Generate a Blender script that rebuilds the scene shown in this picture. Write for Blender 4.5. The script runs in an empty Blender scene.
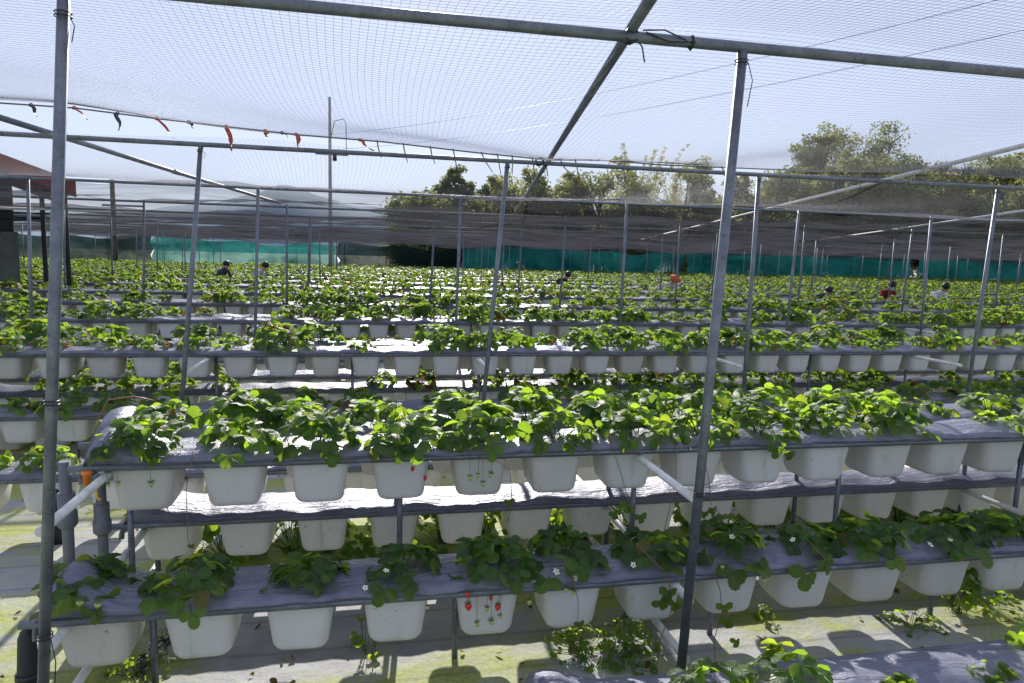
import bpy, math, random
import numpy as np
from math import sin, cos, pi, radians as rad
random.seed(7)
S = bpy.context.scene
COL = S.collection

# ------------------------------------------------------------------ camera
F = 700.0; TH = rad(11.66); PITCH = rad(6.96); ROLL = rad(1.5); H = 1.75
W_, H_ = 1024, 683
def _rx(a):
    c, s = cos(a), sin(a); return np.array([[1, 0, 0], [0, c, -s], [0, s, c]])
def _rz(a):
    c, s = cos(a), sin(a); return np.array([[c, -s, 0], [s, c, 0], [0, 0, 1]])
CM = _rz(-TH) @ _rx(pi/2 - PITCH) @ _rz(ROLL)
def prj(p):
    c = CM.T @ (np.array(p, float) - np.array([0, 0, H]))
    if c[2] > -0.05: return (-9999, -9999)
    return 512 + F*c[0]/-c[2], 341.5 - F*c[1]/-c[2]
def inview(p, m=0):
    x, y = prj(p)
    return -m < x < W_ + m and -m < y < H_ + m
def xrange_at(Y, Z=0.6, m=0.0):
    """X interval that the picture sees of a line along X"""
    a = CM @ np.array([(0-512)/F, 0, -1.]); b = CM @ np.array([(1024-512)/F, 0, -1.])
    return a[0]/a[1]*Y - m, b[0]/b[1]*Y + m

cam = bpy.data.cameras.new('camera'); co = bpy.data.objects.new('camera', cam); COL.objects.link(co)
cam.sensor_width = 36; cam.lens = 36*F/1024; cam.clip_start = 0.05; cam.clip_end = 3000
from mathutils import Matrix, Vector
co.matrix_world = Matrix.Translation((0, 0, H)) @ Matrix(CM.tolist()).to_4x4()
S.camera = co

# ------------------------------------------------------------------ materials
def newmat(name):
    m = bpy.data.materials.new(name); m.use_nodes = True
    nt = m.node_tree; nt.nodes.clear()
    out = nt.nodes.new('ShaderNodeOutputMaterial')
    return m, nt, out
def N(nt, t, **kw):
    n = nt.nodes.new(t)
    for k, v in kw.items():
        if k.startswith('_'): setattr(n, k[1:], v)
        else:
            k2 = k.replace('__', ' ')
            n.inputs[k2].default_value = v
    return n
def ramp(nt, fac, stops):
    r = nt.nodes.new('ShaderNodeValToRGB'); e = r.color_ramp.elements
    while len(e) < len(stops): e.new(0.5)
    for i, (p, c) in enumerate(stops): e[i].position = p; e[i].color = (*c, 1)
    nt.links.new(fac, r.inputs[0]); return r
def noise(nt, scale, detail=4, rough=.55, vec=None, dist=0):
    n = N(nt, 'ShaderNodeTexNoise', Scale=scale, Detail=detail, Roughness=rough, Distortion=dist)
    if vec is not None: nt.links.new(vec, n.inputs['Vector'])
    return n
def coords(nt, kind='Object'):
    return nt.nodes.new('ShaderNodeTexCoord').outputs[kind]
def worldpos(nt):
    return nt.nodes.new('ShaderNodeNewGeometry').outputs['Position']
def mapscale(nt, vec, s):
    m = nt.nodes.new('ShaderNodeMapping'); m.inputs['Scale'].default_value = s
    nt.links.new(vec, m.inputs['Vector']); return m.outputs[0]

def simple(name, col, rough=.5, metal=0, var=.15, scale=30, bump=0, spec=.5):
    m, nt, out = newmat(name)
    p = N(nt, 'ShaderNodeBsdfPrincipled', Roughness=rough, Metallic=metal)
    p.inputs['Specular IOR Level'].default_value = spec
    n = noise(nt, scale, vec=worldpos(nt))
    r = ramp(nt, n.outputs[0], [(.3, tuple(c*(1-var) for c in col)), (.7, tuple(min(1, c*(1+var)) for c in col))])
    nt.links.new(r.outputs[0], p.inputs['Base Color'])
    if bump:
        b = N(nt, 'ShaderNodeBump', Strength=bump, Distance=.01)
        nt.links.new(n.outputs[0], b.inputs['Height']); nt.links.new(b.outputs[0], p.inputs['Normal'])
    nt.links.new(p.outputs[0], out.inputs[0]); return m

def galvanised():
    m, nt, out = newmat('galvanised_steel')
    p = N(nt, 'ShaderNodeBsdfPrincipled', Roughness=.5, Metallic=.55)
    wp = worldpos(nt)
    n = noise(nt, 9, 5, .7, wp); n2 = noise(nt, 70, 3, .6, wp)
    r = ramp(nt, n.outputs[0], [(.3, (.11, .125, .155)), (.55, (.18, .20, .24)), (.8, (.26, .285, .32))])
    r2 = ramp(nt, n2.outputs[0], [(.60, (1, 1, 1)), (.72, (.42, .38, .36))])
    mx = N(nt, 'ShaderNodeMix', _data_type='RGBA', _blend_type='MULTIPLY'); mx.inputs[0].default_value = .8
    nt.links.new(r.outputs[0], mx.inputs[6]); nt.links.new(r2.outputs[0], mx.inputs[7])
    nt.links.new(mx.outputs[2], p.inputs['Base Color'])
    rr = ramp(nt, n2.outputs[0], [(.3, (.38,)*3), (.7, (.62,)*3)]); nt.links.new(rr.outputs[0], p.inputs['Roughness'])
    nt.links.new(p.outputs[0], out.inputs[0]); return m

def pot_mat():
    m, nt, out = newmat('pot_plastic')
    p = N(nt, 'ShaderNodeBsdfPrincipled', Roughness=.42)
    wp = worldpos(nt)
    n = noise(nt, 5, 5, .65, wp); n2 = noise(nt, 160, 2, .5, wp)
    oi = nt.nodes.new('ShaderNodeObjectInfo'); ov = ramp(nt, oi.outputs['Random'], [(0, (.84, .82, .76)), (.4, (.97, .97, .96)), (1, (1.04, 1.04, 1.04))])
    ns = noise(nt, 3.0, 5, .7, mapscale(nt, wp, (6, 6, .8))); st = ramp(nt, ns.outputs[0], [(.30, (.70, .66, .55)), (.42, (1, 1, 1))])
    v = N(nt, 'ShaderNodeTexNoise', Scale=38, Detail=1); nt.links.new(wp, v.inputs['Vector'])
    r = ramp(nt, n.outputs[0], [(.22, (.66, .64, .56)), (.38, (.82, .825, .83)), (.85, (.86, .87, .89))])
    r2 = ramp(nt, v.outputs[0], [(.20, (.5, .45, .38)), (.25, (1, 1, 1))])
    mx = N(nt, 'ShaderNodeMix', _data_type='RGBA', _blend_type='MULTIPLY'); mx.inputs[0].default_value = 1
    nt.links.new(r.outputs[0], mx.inputs[6]); nt.links.new(r2.outputs[0], mx.inputs[7])
    my = N(nt, 'ShaderNodeMix', _data_type='RGBA', _blend_type='MULTIPLY'); my.inputs[0].default_value = 1
    nt.links.new(mx.outputs[2], my.inputs[6]); nt.links.new(ov.outputs[0], my.inputs[7])
    mz = N(nt, 'ShaderNodeMix', _data_type='RGBA', _blend_type='MULTIPLY'); mz.inputs[0].default_value = .8
    nt.links.new(my.outputs[2], mz.inputs[6]); nt.links.new(st.outputs[0], mz.inputs[7])
    nt.links.new(mz.outputs[2], p.inputs['Base Color'])
    b = N(nt, 'ShaderNodeBump', Strength=.06, Distance=.004); nt.links.new(n2.outputs[0], b.inputs['Height'])
    nt.links.new(b.outputs[0], p.inputs['Normal'])
    t = N(nt, 'ShaderNodeBsdfTranslucent'); t.inputs[0].default_value = (.9, .89, .83, 1)
    mix = N(nt, 'ShaderNodeMixShader', Fac=.3)
    nt.links.new(p.outputs[0], mix.inputs[1]); nt.links.new(t.outputs[0], mix.inputs[2])
    nt.links.new(mix.outputs[0], out.inputs[0]); return m

def film_mat():
    m, nt, out = newmat('mulch_film')
    p = N(nt, 'ShaderNodeBsdfPrincipled', Roughness=.40, Metallic=.25)
    p.inputs['Specular IOR Level'].default_value = .5
    wp = worldpos(nt)
    long = mapscale(nt, wp, (1.2, 14, 14))
    n = noise(nt, 2.2, 6, .6, long, .6); n2 = noise(nt, 6, 5, .65, wp); n3 = noise(nt, 28, 4, .6, mapscale(nt, wp, (.35, 1, 1)), .5)
    r = ramp(nt, n2.outputs[0], [(.3, (.11, .115, .175)), (.55, (.175, .18, .245)), (.8, (.24, .24, .30))])
    nd = noise(nt, 60, 3, .7, wp)
    rd = ramp(nt, nd.outputs[0], [(.66, (1, 1, 1)), (.74, (.45, .38, .30))])
    mx = N(nt, 'ShaderNodeMix', _data_type='RGBA', _blend_type='MULTIPLY'); mx.inputs[0].default_value = .8
    nt.links.new(r.outputs[0], mx.inputs[6]); nt.links.new(rd.outputs[0], mx.inputs[7])
    nt.links.new(mx.outputs[2], p.inputs['Base Color'])
    b = N(nt, 'ShaderNodeBump', Strength=.6, Distance=.03); nt.links.new(n.outputs[0], b.inputs['Height'])
    b2 = N(nt, 'ShaderNodeBump', Strength=.6, Distance=.012); nt.links.new(n3.outputs[0], b2.inputs['Height'])
    nt.links.new(b.outputs[0], b2.inputs['Normal']); nt.links.new(b2.outputs[0], p.inputs['Normal'])
    nt.links.new(p.outputs[0], out.inputs[0]); return m

def leaf_mat(name, dark, mid, warm, trans, tfac=.45, rough=.42, veins=False):
    m, nt, out = newmat(name)
    a = nt.nodes.new('ShaderNodeAttribute'); a.attribute_name = 'tint'
    r = ramp(nt, a.outputs['Fac'], [(0, dark), (.45, mid), (.86, tuple(c*1.35 for c in mid)), (.93, warm), (1, tuple(c*.8 for c in warm))])
    r2 = ramp(nt, a.outputs['Fac'], [(0, tuple(c*.65 for c in trans)), (.5, trans), (.86, (trans[0]*1.3, trans[1]*1.05, trans[2])), (.93, (.30, .20, .05)), (1, (.22, .10, .04))])
    n = noise(nt, 55, 4, .6, worldpos(nt))
    mm = N(nt, 'ShaderNodeMix', _data_type='RGBA', _blend_type='MULTIPLY'); mm.inputs[0].default_value = .45
    rn = ramp(nt, n.outputs[0], [(.3, (.6, .6, .6)), (.7, (1.2, 1.2, 1.2))])
    nt.links.new(r.outputs[0], mm.inputs[6]); nt.links.new(rn.outputs[0], mm.inputs[7])
    p = N(nt, 'ShaderNodeBsdfPrincipled', Roughness=rough)
    p.inputs['Specular IOR Level'].default_value = .38
    hsrc = n.outputs[0]
    base_out = mm.outputs[2]
    if veins:
        ri = nt.nodes.new('ShaderNodeAttribute'); ri.attribute_name = 'rib'; al = nt.nodes.new('ShaderNodeAttribute'); al.attribute_name = 'along'
        m1 = N(nt, 'ShaderNodeMath', _operation='MULTIPLY'); m1.inputs[1].default_value = 7; nt.links.new(al.outputs['Fac'], m1.inputs[0])
        m2 = N(nt, 'ShaderNodeMath', _operation='MULTIPLY'); m2.inputs[1].default_value = 2.2; nt.links.new(ri.outputs['Fac'], m2.inputs[0])
        m3 = N(nt, 'ShaderNodeMath', _operation='ADD'); nt.links.new(m1.outputs[0], m3.inputs[0]); nt.links.new(m2.outputs[0], m3.inputs[1])
        m4 = N(nt, 'ShaderNodeMath', _operation='PINGPONG'); m4.inputs[1].default_value = .5; nt.links.new(m3.outputs[0], m4.inputs[0])
        v1 = ramp(nt, m4.outputs[0], [(.0, (1, 1, 1)), (.10, (0, 0, 0))])
        v2 = ramp(nt, ri.outputs['Fac'], [(.90, (0, 0, 0)), (.95, (1, 1, 1))])
        mxx = N(nt, 'ShaderNodeMath', _operation='MAXIMUM'); nt.links.new(v1.outputs[0], mxx.inputs[0]); nt.links.new(v2.outputs[0], mxx.inputs[1])
        vm = N(nt, 'ShaderNodeMix', _data_type='RGBA'); vf = N(nt, 'ShaderNodeMath', _operation='MULTIPLY'); vf.inputs[1].default_value = .5
        nt.links.new(mxx.outputs[0], vf.inputs[0]); nt.links.new(vf.outputs[0], vm.inputs[0])
        nt.links.new(mm.outputs[2], vm.inputs[6]); vm.inputs[7].default_value = (.16, .22, .07, 1); base_out = vm.outputs[2]
        hs = N(nt, 'ShaderNodeMath', _operation='SUBTRACT'); nt.links.new(m4.outputs[0], hs.inputs[0]); nt.links.new(v2.outputs[0], hs.inputs[1]); hsrc = hs.outputs[0]
    nt.links.new(base_out, p.inputs['Base Color'])
    b = N(nt, 'ShaderNodeBump', Strength=.45 if veins else .35, Distance=.006); nt.links.new(hsrc, b.inputs['Height'])
    nt.links.new(b.outputs[0], p.inputs['Normal'])
    t = N(nt, 'ShaderNodeBsdfTranslucent'); nt.links.new(r2.outputs[0], t.inputs[0])
    mix = N(nt, 'ShaderNodeMixShader', Fac=tfac)
    nt.links.new(p.outputs[0], mix.inputs[1]); nt.links.new(t.outputs[0], mix.inputs[2])
    nt.links.new(mix.outputs[0], out.inputs[0]); return m

def ground_mat():
    m, nt, out = newmat('weed_mat_ground')
    wp = worldpos(nt)
    n = noise(nt, 1.1, 6, .65, mapscale(nt, wp, (.55, 1.6, 1)), .4); n2 = noise(nt, 6, 6, .7, wp); n3 = noise(nt, 45, 4, .7, wp)
    base = ramp(nt, n2.outputs[0], [(.25, (.25, .255, .27)), (.55, (.35, .355, .37)), (.8, (.43, .43, .44))])
    moss = ramp(nt, n3.outputs[0], [(.25, (.16, .20, .035)), (.55, (.31, .34, .08)), (.8, (.38, .39, .22))])
    add = N(nt, 'ShaderNodeMath', _operation='ADD')
    ml = N(nt, 'ShaderNodeMath', _operation='MULTIPLY'); ml.inputs[1].default_value = .35
    nt.links.new(n2.outputs[0], ml.inputs[0]); nt.links.new(n.outputs[0], add.inputs[0]); nt.links.new(ml.outputs[0], add.inputs[1])
    mk = ramp(nt, add.outputs[0], [(.60, (0, 0, 0)), (.74, (.95, .95, .95))])
    mx = N(nt, 'ShaderNodeMix', _data_type='RGBA'); nt.links.new(mk.outputs[0], mx.inputs[0])
    nt.links.new(base.outputs[0], mx.inputs[6]); nt.links.new(moss.outputs[0], mx.inputs[7])
    # dirt
    dk = ramp(nt, n3.outputs[0], [(.62, (1, 1, 1)), (.74, (.42, .36, .28))])
    nd = noise(nt, 1.7, 3, .5, wp); ndr = ramp(nt, nd.outputs[0], [(.5, (0,)*3), (.62, (1,)*3)])
    mx2 = N(nt, 'ShaderNodeMix', _data_type='RGBA', _blend_type='MULTIPLY'); nt.links.new(ndr.outputs[0], mx2.inputs[0])
    nt.links.new(mx.outputs[2], mx2.inputs[6]); nt.links.new(dk.outputs[0], mx2.inputs[7])
    # woven seams along the rows
    wv = N(nt, 'ShaderNodeTexWave', Scale=1.15, Distortion=1.2, Detail=2); wv.bands_direction = 'Y'; wv.inputs['Detail Scale'].default_value = .6
    nt.links.new(wp, wv.inputs['Vector'])
    ws = ramp(nt, wv.outputs[0], [(.0, (.72,)*3), (.035, (1, 1, 1))])
    mx3 = N(nt, 'ShaderNodeMix', _data_type='RGBA', _blend_type='MULTIPLY'); mx3.inputs[0].default_value = .8
    nt.links.new(mx2.outputs[2], mx3.inputs[6]); nt.links.new(ws.outputs[0], mx3.inputs[7])
    p = N(nt, 'ShaderNodeBsdfPrincipled', Roughness=.75); p.inputs['Specular IOR Level'].default_value = .3
    nt.links.new(mx3.outputs[2], p.inputs['Base Color'])
    b = N(nt, 'ShaderNodeBump', Strength=.5, Distance=.03); nt.links.new(n2.outputs[0], b.inputs['Height'])
    nt.links.new(b.outputs[0], p.inputs['Normal']); nt.links.new(p.outputs[0], out.inputs[0]); return m

def cloth_mat(name, col, transp, tr=.3, scale=3, col2=None):
    """loose woven cloth: part open holes, part dark thread"""
    m, nt, out = newmat(name)
    wp = worldpos(nt)
    n = noise(nt, scale, 5, .6, mapscale(nt, wp, (.25, 1.4, 1)), .5)
    r = ramp(nt, n.outputs[0], [(.3, col), (.7, col2 or tuple(c*1.6 for c in col))])
    d = N(nt, 'ShaderNodeBsdfDiffuse'); nt.links.new(r.outputs[0], d.inputs[0])
    t = N(nt, 'ShaderNodeBsdfTranslucent'); nt.links.new(r.outputs[0], t.inputs[0])
    mx = N(nt, 'ShaderNodeMixShader', Fac=tr); nt.links.new(d.outputs[0], mx.inputs[1]); nt.links.new(t.outputs[0], mx.inputs[2])
    tp = N(nt, 'ShaderNodeBsdfTransparent')
    mx2 = N(nt, 'ShaderNodeMixShader')
    fr = ramp(nt, n.outputs[0], [(.3, (transp-.1,)*3), (.7, (transp+.1,)*3)])
    nt.links.new(fr.outputs[0], mx2.inputs[0])
    nt.links.new(mx.outputs[0], mx2.inputs[1]); nt.links.new(tp.outputs[0], mx2.inputs[2])
    nt.links.new(mx2.outputs[0], out.inputs[0]); return m

M = {}
M['steel'] = galvanised()
M['pot'] = pot_mat()
M['film'] = film_mat()
M['leaf'] = leaf_mat('strawberry_leaf', (.006, .026, .013), (.014, .050, .019), (.12, .055, .02), (.54, .86, .06), .43, .46, True)
M['stem'] = leaf_mat('leaf_stalk', (.06, .11, .03), (.10, .17, .04), (.20, .08, .05), (.2, .3, .06), .2)
M['runner'] = simple('runner_stem', (.22, .10, .06), .5)
M['tree_leaf'] = leaf_mat('tree_leaf', (.065, .08, .045), (.12, .14, .07), (.11, .10, .04), (.28, .32, .10), .55, .7)
M['bamboo_leaf'] = leaf_mat('bamboo_leaf', (.10, .11, .04), (.17, .18, .07), (.18, .15, .07), (.40, .40, .13), .6, .7)
M['bark'] = simple('bark', (.10, .085, .07), .85, scale=6, var=.4)
M['white_pipe'] = simple('white_pipe', (.66, .66, .64), .45, 0, .2, 14)
M['pvc'] = simple('grey_pvc', (.13, .14, .16), .5, 0, .2, 12)
M['black'] = simple('black_plastic', (.02, .02, .024), .5, 0, .3, 25)
M['orange'] = simple('orange_plastic', (.75, .22, .03), .45)
M['hose'] = simple('hose_brown', (.28, .11, .07), .5)
M['yellow'] = simple('yellow_pipe', (.70, .45, .03), .45)
M['white_petal'] = simple('petal', (.85, .85, .80), .6, var=.05)
M['petal_yellow'] = simple('flower_centre', (.75, .55, .06), .6)
M['straw_red'] = simple('ripe_berry', (.62, .035, .02), .3, var=.3, scale=120, bump=.3)
M['straw_green'] = simple('unripe_berry', (.42, .50, .16), .35, var=.25, scale=120, bump=.3)
M['soil'] = simple('soil', (.035, .026, .02), .95, var=.5, scale=60, bump=.5)
M['ground'] = ground_mat()
M['net_thread'] = simple('net_thread', (.05, .052, .085), .6)
M['net_pale'] = simple('net_pale', (.11, .11, .15), .6)
M['rope'] = simple('rope', (.16, .14, .13), .8)
M['ribbon_red'] = simple('red_ribbon', (.45, .07, .03), .6, var=.3)
M['ribbon_dark'] = simple('dark_ribbon', (.05, .05, .07), .6)
M['shade'] = cloth_mat('shade_cloth', (.018, .018, .022), .56, .4, 1.6, (.115, .115, .13))
M['teal'] = cloth_mat('teal_windbreak', (.010, .11, .10), .12, .16, .8, (.05, .44, .38))
M['darknet'] = cloth_mat('dark_windbreak', (.010, .022, .020), .02, .3, 1.2)
M['roof_red'] = simple('red_roof', (.16, .028, .022), .9, var=.35, scale=4, spec=.1)
M['shed_wall'] = simple('shed_wall', (.16, .18, .17), .8, var=.3, scale=2)
M['shed_dark'] = simple('shed_dark', (.03, .033, .035), .8, var=.3, scale=2)
M['concrete'] = simple('concrete', (.36, .34, .31), .85, var=.2, scale=5)
M['hill'] = simple('hill_haze_blue', (.22, .29, .35), 1, var=.2, scale=.02)  # distance haze put into the base colour as pale blue-grey
M['skin'] = simple('skin', (.50, .30, .21), .55, var=.06)
M['hair'] = simple('hair', (.015, .012, .012), .5)

# ------------------------------------------------------------------ object helpers
def put(name, me, mat=None, parent=None, loc=None, rot=None):
    o = bpy.data.objects.new(name, me); COL.objects.link(o)
    if mat is not None and me is not None and not me.materials: me.materials.append(mat)
    if parent is not None: o.parent = parent
    if loc is not None: o.location = loc
    if rot is not None: o.rotation_euler = rot
    return o
def tag(o, label=None, cat=None, group=None, kind=None):
    if label: o['label'] = label
    if cat: o['category'] = cat
    if group: o['group'] = group
    if kind: o['kind'] = kind
    return o
def empty(name, loc=(0, 0, 0), rz=0):
    o = bpy.data.objects.new(name, None); COL.objects.link(o); o.location = loc; o.rotation_euler = (0, 0, rz); o.empty_display_size = .1
    return o
def npmesh(name, V, T, tint=None, smooth=False, mat=None):
    """triangle mesh from arrays"""
    V = np.ascontiguousarray(V, dtype=np.float32); T = np.ascontiguousarray(T, dtype=np.int32)
    me = bpy.data.meshes.new(name)
    me.vertices.add(len(V)); me.vertices.foreach_set('co', V.ravel())
    me.loops.add(T.size); me.loops.foreach_set('vertex_index', T.ravel())
    me.polygons.add(len(T)); me.polygons.foreach_set('loop_start', np.arange(0, T.size, 3, dtype=np.int32))
    try: me.polygons.foreach_set('loop_total', np.full(len(T), 3, dtype=np.int32))
    except Exception: pass
    me.update(calc_edges=True)
    if smooth: me.polygons.foreach_set('use_smooth', np.ones(len(T), dtype=bool))
    if tint is not None:
        tint = np.asarray(tint, dtype=np.float32)
        cols = [tint] if tint.ndim == 1 else [tint[:, i] for i in range(3)]
        for nm_, c_ in zip(('tint', 'rib', 'along'), cols):
            a = me.attributes.new(nm_, 'FLOAT', 'POINT'); a.data.foreach_set('value', np.ascontiguousarray(c_))
    me.validate()
    if mat is not None: me.materials.append(mat)
    return me

class MB:
    """collects boxes, tubes and grids; build() links them as one mesh"""
    def __init__(s): s.v = []; s.f = []
    def add(s, v, f):
        k = len(s.v); s.v += [tuple(p) for p in v]; s.f += [tuple(i+k for i in q) for q in f]
    def box(s, a, b):
        (x0, y0, z0), (x1, y1, z1) = a, b
        s.add([(x0, y0, z0), (x1, y0, z0), (x1, y1, z0), (x0, y1, z0), (x0, y0, z1), (x1, y0, z1), (x1, y1, z1), (x0, y1, z1)],
              [(0, 3, 2, 1), (4, 5, 6, 7), (0, 1, 5, 4), (1, 2, 6, 5), (2, 3, 7, 6), (3, 0, 4, 7)])
    def tube(s, pts, r, n=8, caps=True):
        pts = [Vector(p) for p in pts]
        rs = r if isinstance(r, (list, tuple)) else [r]*len(pts)
        v = []; f = []; up = None
        for i, p in enumerate(pts):
            d = (pts[min(i+1, len(pts)-1)] - pts[max(i-1, 0)]).normalized()
            if up is None:
                up = d.cross(Vector((0, 0, 1)) if abs(d.z) < .9 else Vector((1, 0, 0))).normalized()
            else: up = (up - d*up.dot(d)).normalized()
            w = d.cross(up)
            for k in range(n):
                a = 2*pi*k/n; v.append(p + (up*cos(a) + w*sin(a))*rs[i])
        for i in range(len(pts)-1):
            for k in range(n):
                f.append((i*n+k, i*n+(k+1) % n, (i+1)*n+(k+1) % n, (i+1)*n+k))
        if caps:
            f.append(tuple(range(n-1, -1, -1))); f.append(tuple((len(pts)-1)*n+k for k in range(n)))
        s.add(v, f)
    def build(s, name, mat, parent=None, smooth=True, loc=None):
        me = bpy.data.meshes.new(name); me.from_pydata(s.v, [], s.f)
        if smooth:
            me.polygons.foreach_set('use_smooth', [len(p.vertices) <= 4 for p in me.polygons])
        me.update(); me.materials.append(mat)
        return put(name, me, None, parent, loc)
    def mesh(s, name, mat, smooth=True):
        me = bpy.data.meshes.new(name); me.from_pydata(s.v, [], s.f)
        if smooth: me.polygons.foreach_set('use_smooth', [len(p.vertices) <= 4 for p in me.polygons])
        me.update(); me.materials.append(mat); return me
def tubeobj(name, pts, r, mat, parent=None, n=8):
    b = MB(); b.tube(pts, r, n); return b.build(name, mat, parent)

ORD = ['', 'first', 'second', 'third', 'fourth', 'fifth', 'sixth', 'seventh', 'eighth', 'ninth', 'tenth', 'eleventh', 'twelfth', 'thirteenth', 'fourteenth', 'fifteenth', 'sixteenth', 'seventeenth', 'eighteenth', 'nineteenth']
TENS = {2: 'twent', 3: 'thirt', 4: 'fort', 5: 'fift', 6: 'sixt', 7: 'sevent', 8: 'eight', 9: 'ninet'}
def ordinal(n):
    if n < 20: return ORD[n]
    t, u = divmod(n, 10)
    return TENS[t] + 'ieth' if u == 0 else TENS[t] + 'y-' + ORD[u]

# ------------------------------------------------------------------ world, sun
AZ = rad(5.0); EL = rad(29.5)
w = bpy.data.worlds.new('World'); S.world = w; w.use_nodes = True
nt = w.node_tree; bg = nt.nodes['Background']
sky = nt.nodes.new('ShaderNodeTexSky'); sky.sky_type = 'NISHITA'; sky.sun_disc = False
sky.sun_elevation = EL; sky.sun_rotation = AZ
sky.air_density = 1.0; sky.dust_density = .3; sky.ozone_density = 2.0; sky.altitude = 50
tint = nt.nodes.new('ShaderNodeMix'); tint.data_type = 'RGBA'; tint.blend_type = 'MULTIPLY'; tint.inputs[0].default_value = 1
tint.inputs[7].default_value = (.95, .98, 1.12, 1)
hz = nt.nodes.new('ShaderNodeMix'); hz.data_type = 'RGBA'; hz.inputs[0].default_value = .75; hz.inputs[7].default_value = (6.4, 6.9, 8.7, 1)
nt.links.new(sky.outputs[0], tint.inputs[6]); nt.links.new(tint.outputs[2], hz.inputs[6]); nt.links.new(hz.outputs[2], bg.inputs[0]); bg.inputs[1].default_value = .075
sl = bpy.data.lights.new('sun', 'SUN'); sl.energy = 5.0; sl.angle = rad(.5); sl.color = (1, .95, .86)
so = bpy.data.objects.new('sun', sl); COL.objects.link(so)
dv = Vector((sin(AZ)*cos(EL), cos(AZ)*cos(EL), sin(EL)))
so.rotation_euler = dv.to_track_quat('Z', 'Y').to_euler(); so.location = (0, 0, 30)
S.view_settings.view_transform = 'Standard'; S.view_settings.look = 'None'; S.view_settings.gamma = 1
S.view_settings.exposure = 0.66
S.cycles.max_bounces = 8; S.cycles.transparent_max_bounces = 24; S.cycles.caustics_reflective = False; S.cycles.caustics_refractive = False

# ------------------------------------------------------------------ ground
gm = MB(); gm.add([(-600, -60, 0), (600, -60, 0), (600, 900, 0), (-600, 900, 0)], [(0, 1, 2, 3)])
tag(gm.build('ground', M['ground'], smooth=False), kind='structure')

# ------------------------------------------------------------------ strawberry plant geometry
R = np.random.RandomState(3)
def leaflet(nseg, L, Wd, fold, cup, serr):
    """rounded toothed leaflet along +Y from the origin; returns verts, tris"""
    t = np.linspace(0, 1, nseg+1)
    mid = np.stack([0*t, L*t, -cup*L*(t-.15)**2], 1)
    prof = np.minimum(1, t*2.1)**.75 * np.sqrt(np.clip(1 - np.clip((t-.42)/.60, 0, 1)**3.4, 0, 1))
    prof[0] = 0.05
    wv = prof*Wd*.5
    ser = np.where(np.arange(nseg+1) % 2 == 0, 1, 1-serr)
    wv = wv*ser
    V = [mid]
    for s in (-1, 1):
        e = mid.copy(); e[:, 0] = s*wv; e[:, 2] += fold*wv - cup*1.2*wv*wv/Wd
        e[:, 1] += L*.03*np.where(np.arange(nseg+1) % 2 == 0, 1, 0)
        V.append(e)
    V = np.concatenate(V); n = nseg+1; T = []
    for i in range(nseg):
        T += [(i, i+1, n+i+1), (i, n+i+1, n+i), (i, 2*n+i, 2*n+i+1), (i, 2*n+i+1, i+1)]
    rib = np.concatenate([np.ones(n), np.zeros(2*n)]); al = np.concatenate([t, t, t])
    return V, np.array(T), np.stack([0*rib, rib, al], 1)
def rotmat(ax, a):
    return np.array(Matrix.Rotation(a, 3, ax))
def frame(d, up):
    """columns: x, y=d, z~up"""
    d = d/np.linalg.norm(d); x = np.cross(d, up); x /= np.linalg.norm(x)+1e-9; z = np.cross(x, d)
    return np.stack([x, d, z], 1)
def add_trifoliate(acc, base, d, up, size, rng, nseg, tint, serr=.12):
    Fm = frame(d, up)
    for k, (ang, ls) in enumerate(((0, 1.0), (rad(80), .92), (-rad(80), .92))):
        V, T, U = leaflet(nseg, size*ls*rng.uniform(.92, 1.08), size*ls*rng.uniform(.86, 1.0), rng.uniform(.15, .5), rng.uniform(.15, .55), serr)
        Rm = rotmat('Z', ang + rng.uniform(-.2, .2)) @ rotmat('X', rng.uniform(-.25, .25)) @ rotmat('Y', rng.uniform(-.3, .3))
        V = (Rm @ V.T).T; V[:, 1] += size*.06
        V = (Fm @ V.T).T + base
        acc[0].append(V); acc[1].append(T + acc[3][0]); acc[3][0] += len(V)
        U[:, 0] = np.clip(tint + rng.uniform(-.08, .08), 0, 1); acc[2].append(U)
def thin_tube(acc, pts, r, tint, n=3):
    pts = np.array(pts); V = []; T = []
    for i, p in enumerate(pts):
        d = pts[min(i+1, len(pts)-1)] - pts[max(i-1, 0)]; d = d/(np.linalg.norm(d)+1e-9)
        a = np.cross(d, [.31, .2, .93]); a /= np.linalg.norm(a)+1e-9; b = np.cross(d, a)
        for k in range(n): V.append(p + (a*cos(2*pi*k/n) + b*sin(2*pi*k/n))*r)
    for i in range(len(pts)-1):
        for k in range(n):
            q = (i*n+k, i*n+(k+1) % n, (i+1)*n+(k+1) % n, (i+1)*n+k); T += [(q[0], q[1], q[2]), (q[0], q[2], q[3])]
    V = np.array(V); T = np.array(T)
    acc[0].append(V); acc[1].append(T+acc[3][0]); acc[3][0] += len(V); acc[2].append(np.tile([tint, .5, .5], (len(V), 1)))
def ACC(): return ([], [], [], [0])
def cat(acc): return np.concatenate(acc[0]), np.concatenate(acc[1]), np.concatenate(acc[2])

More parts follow.
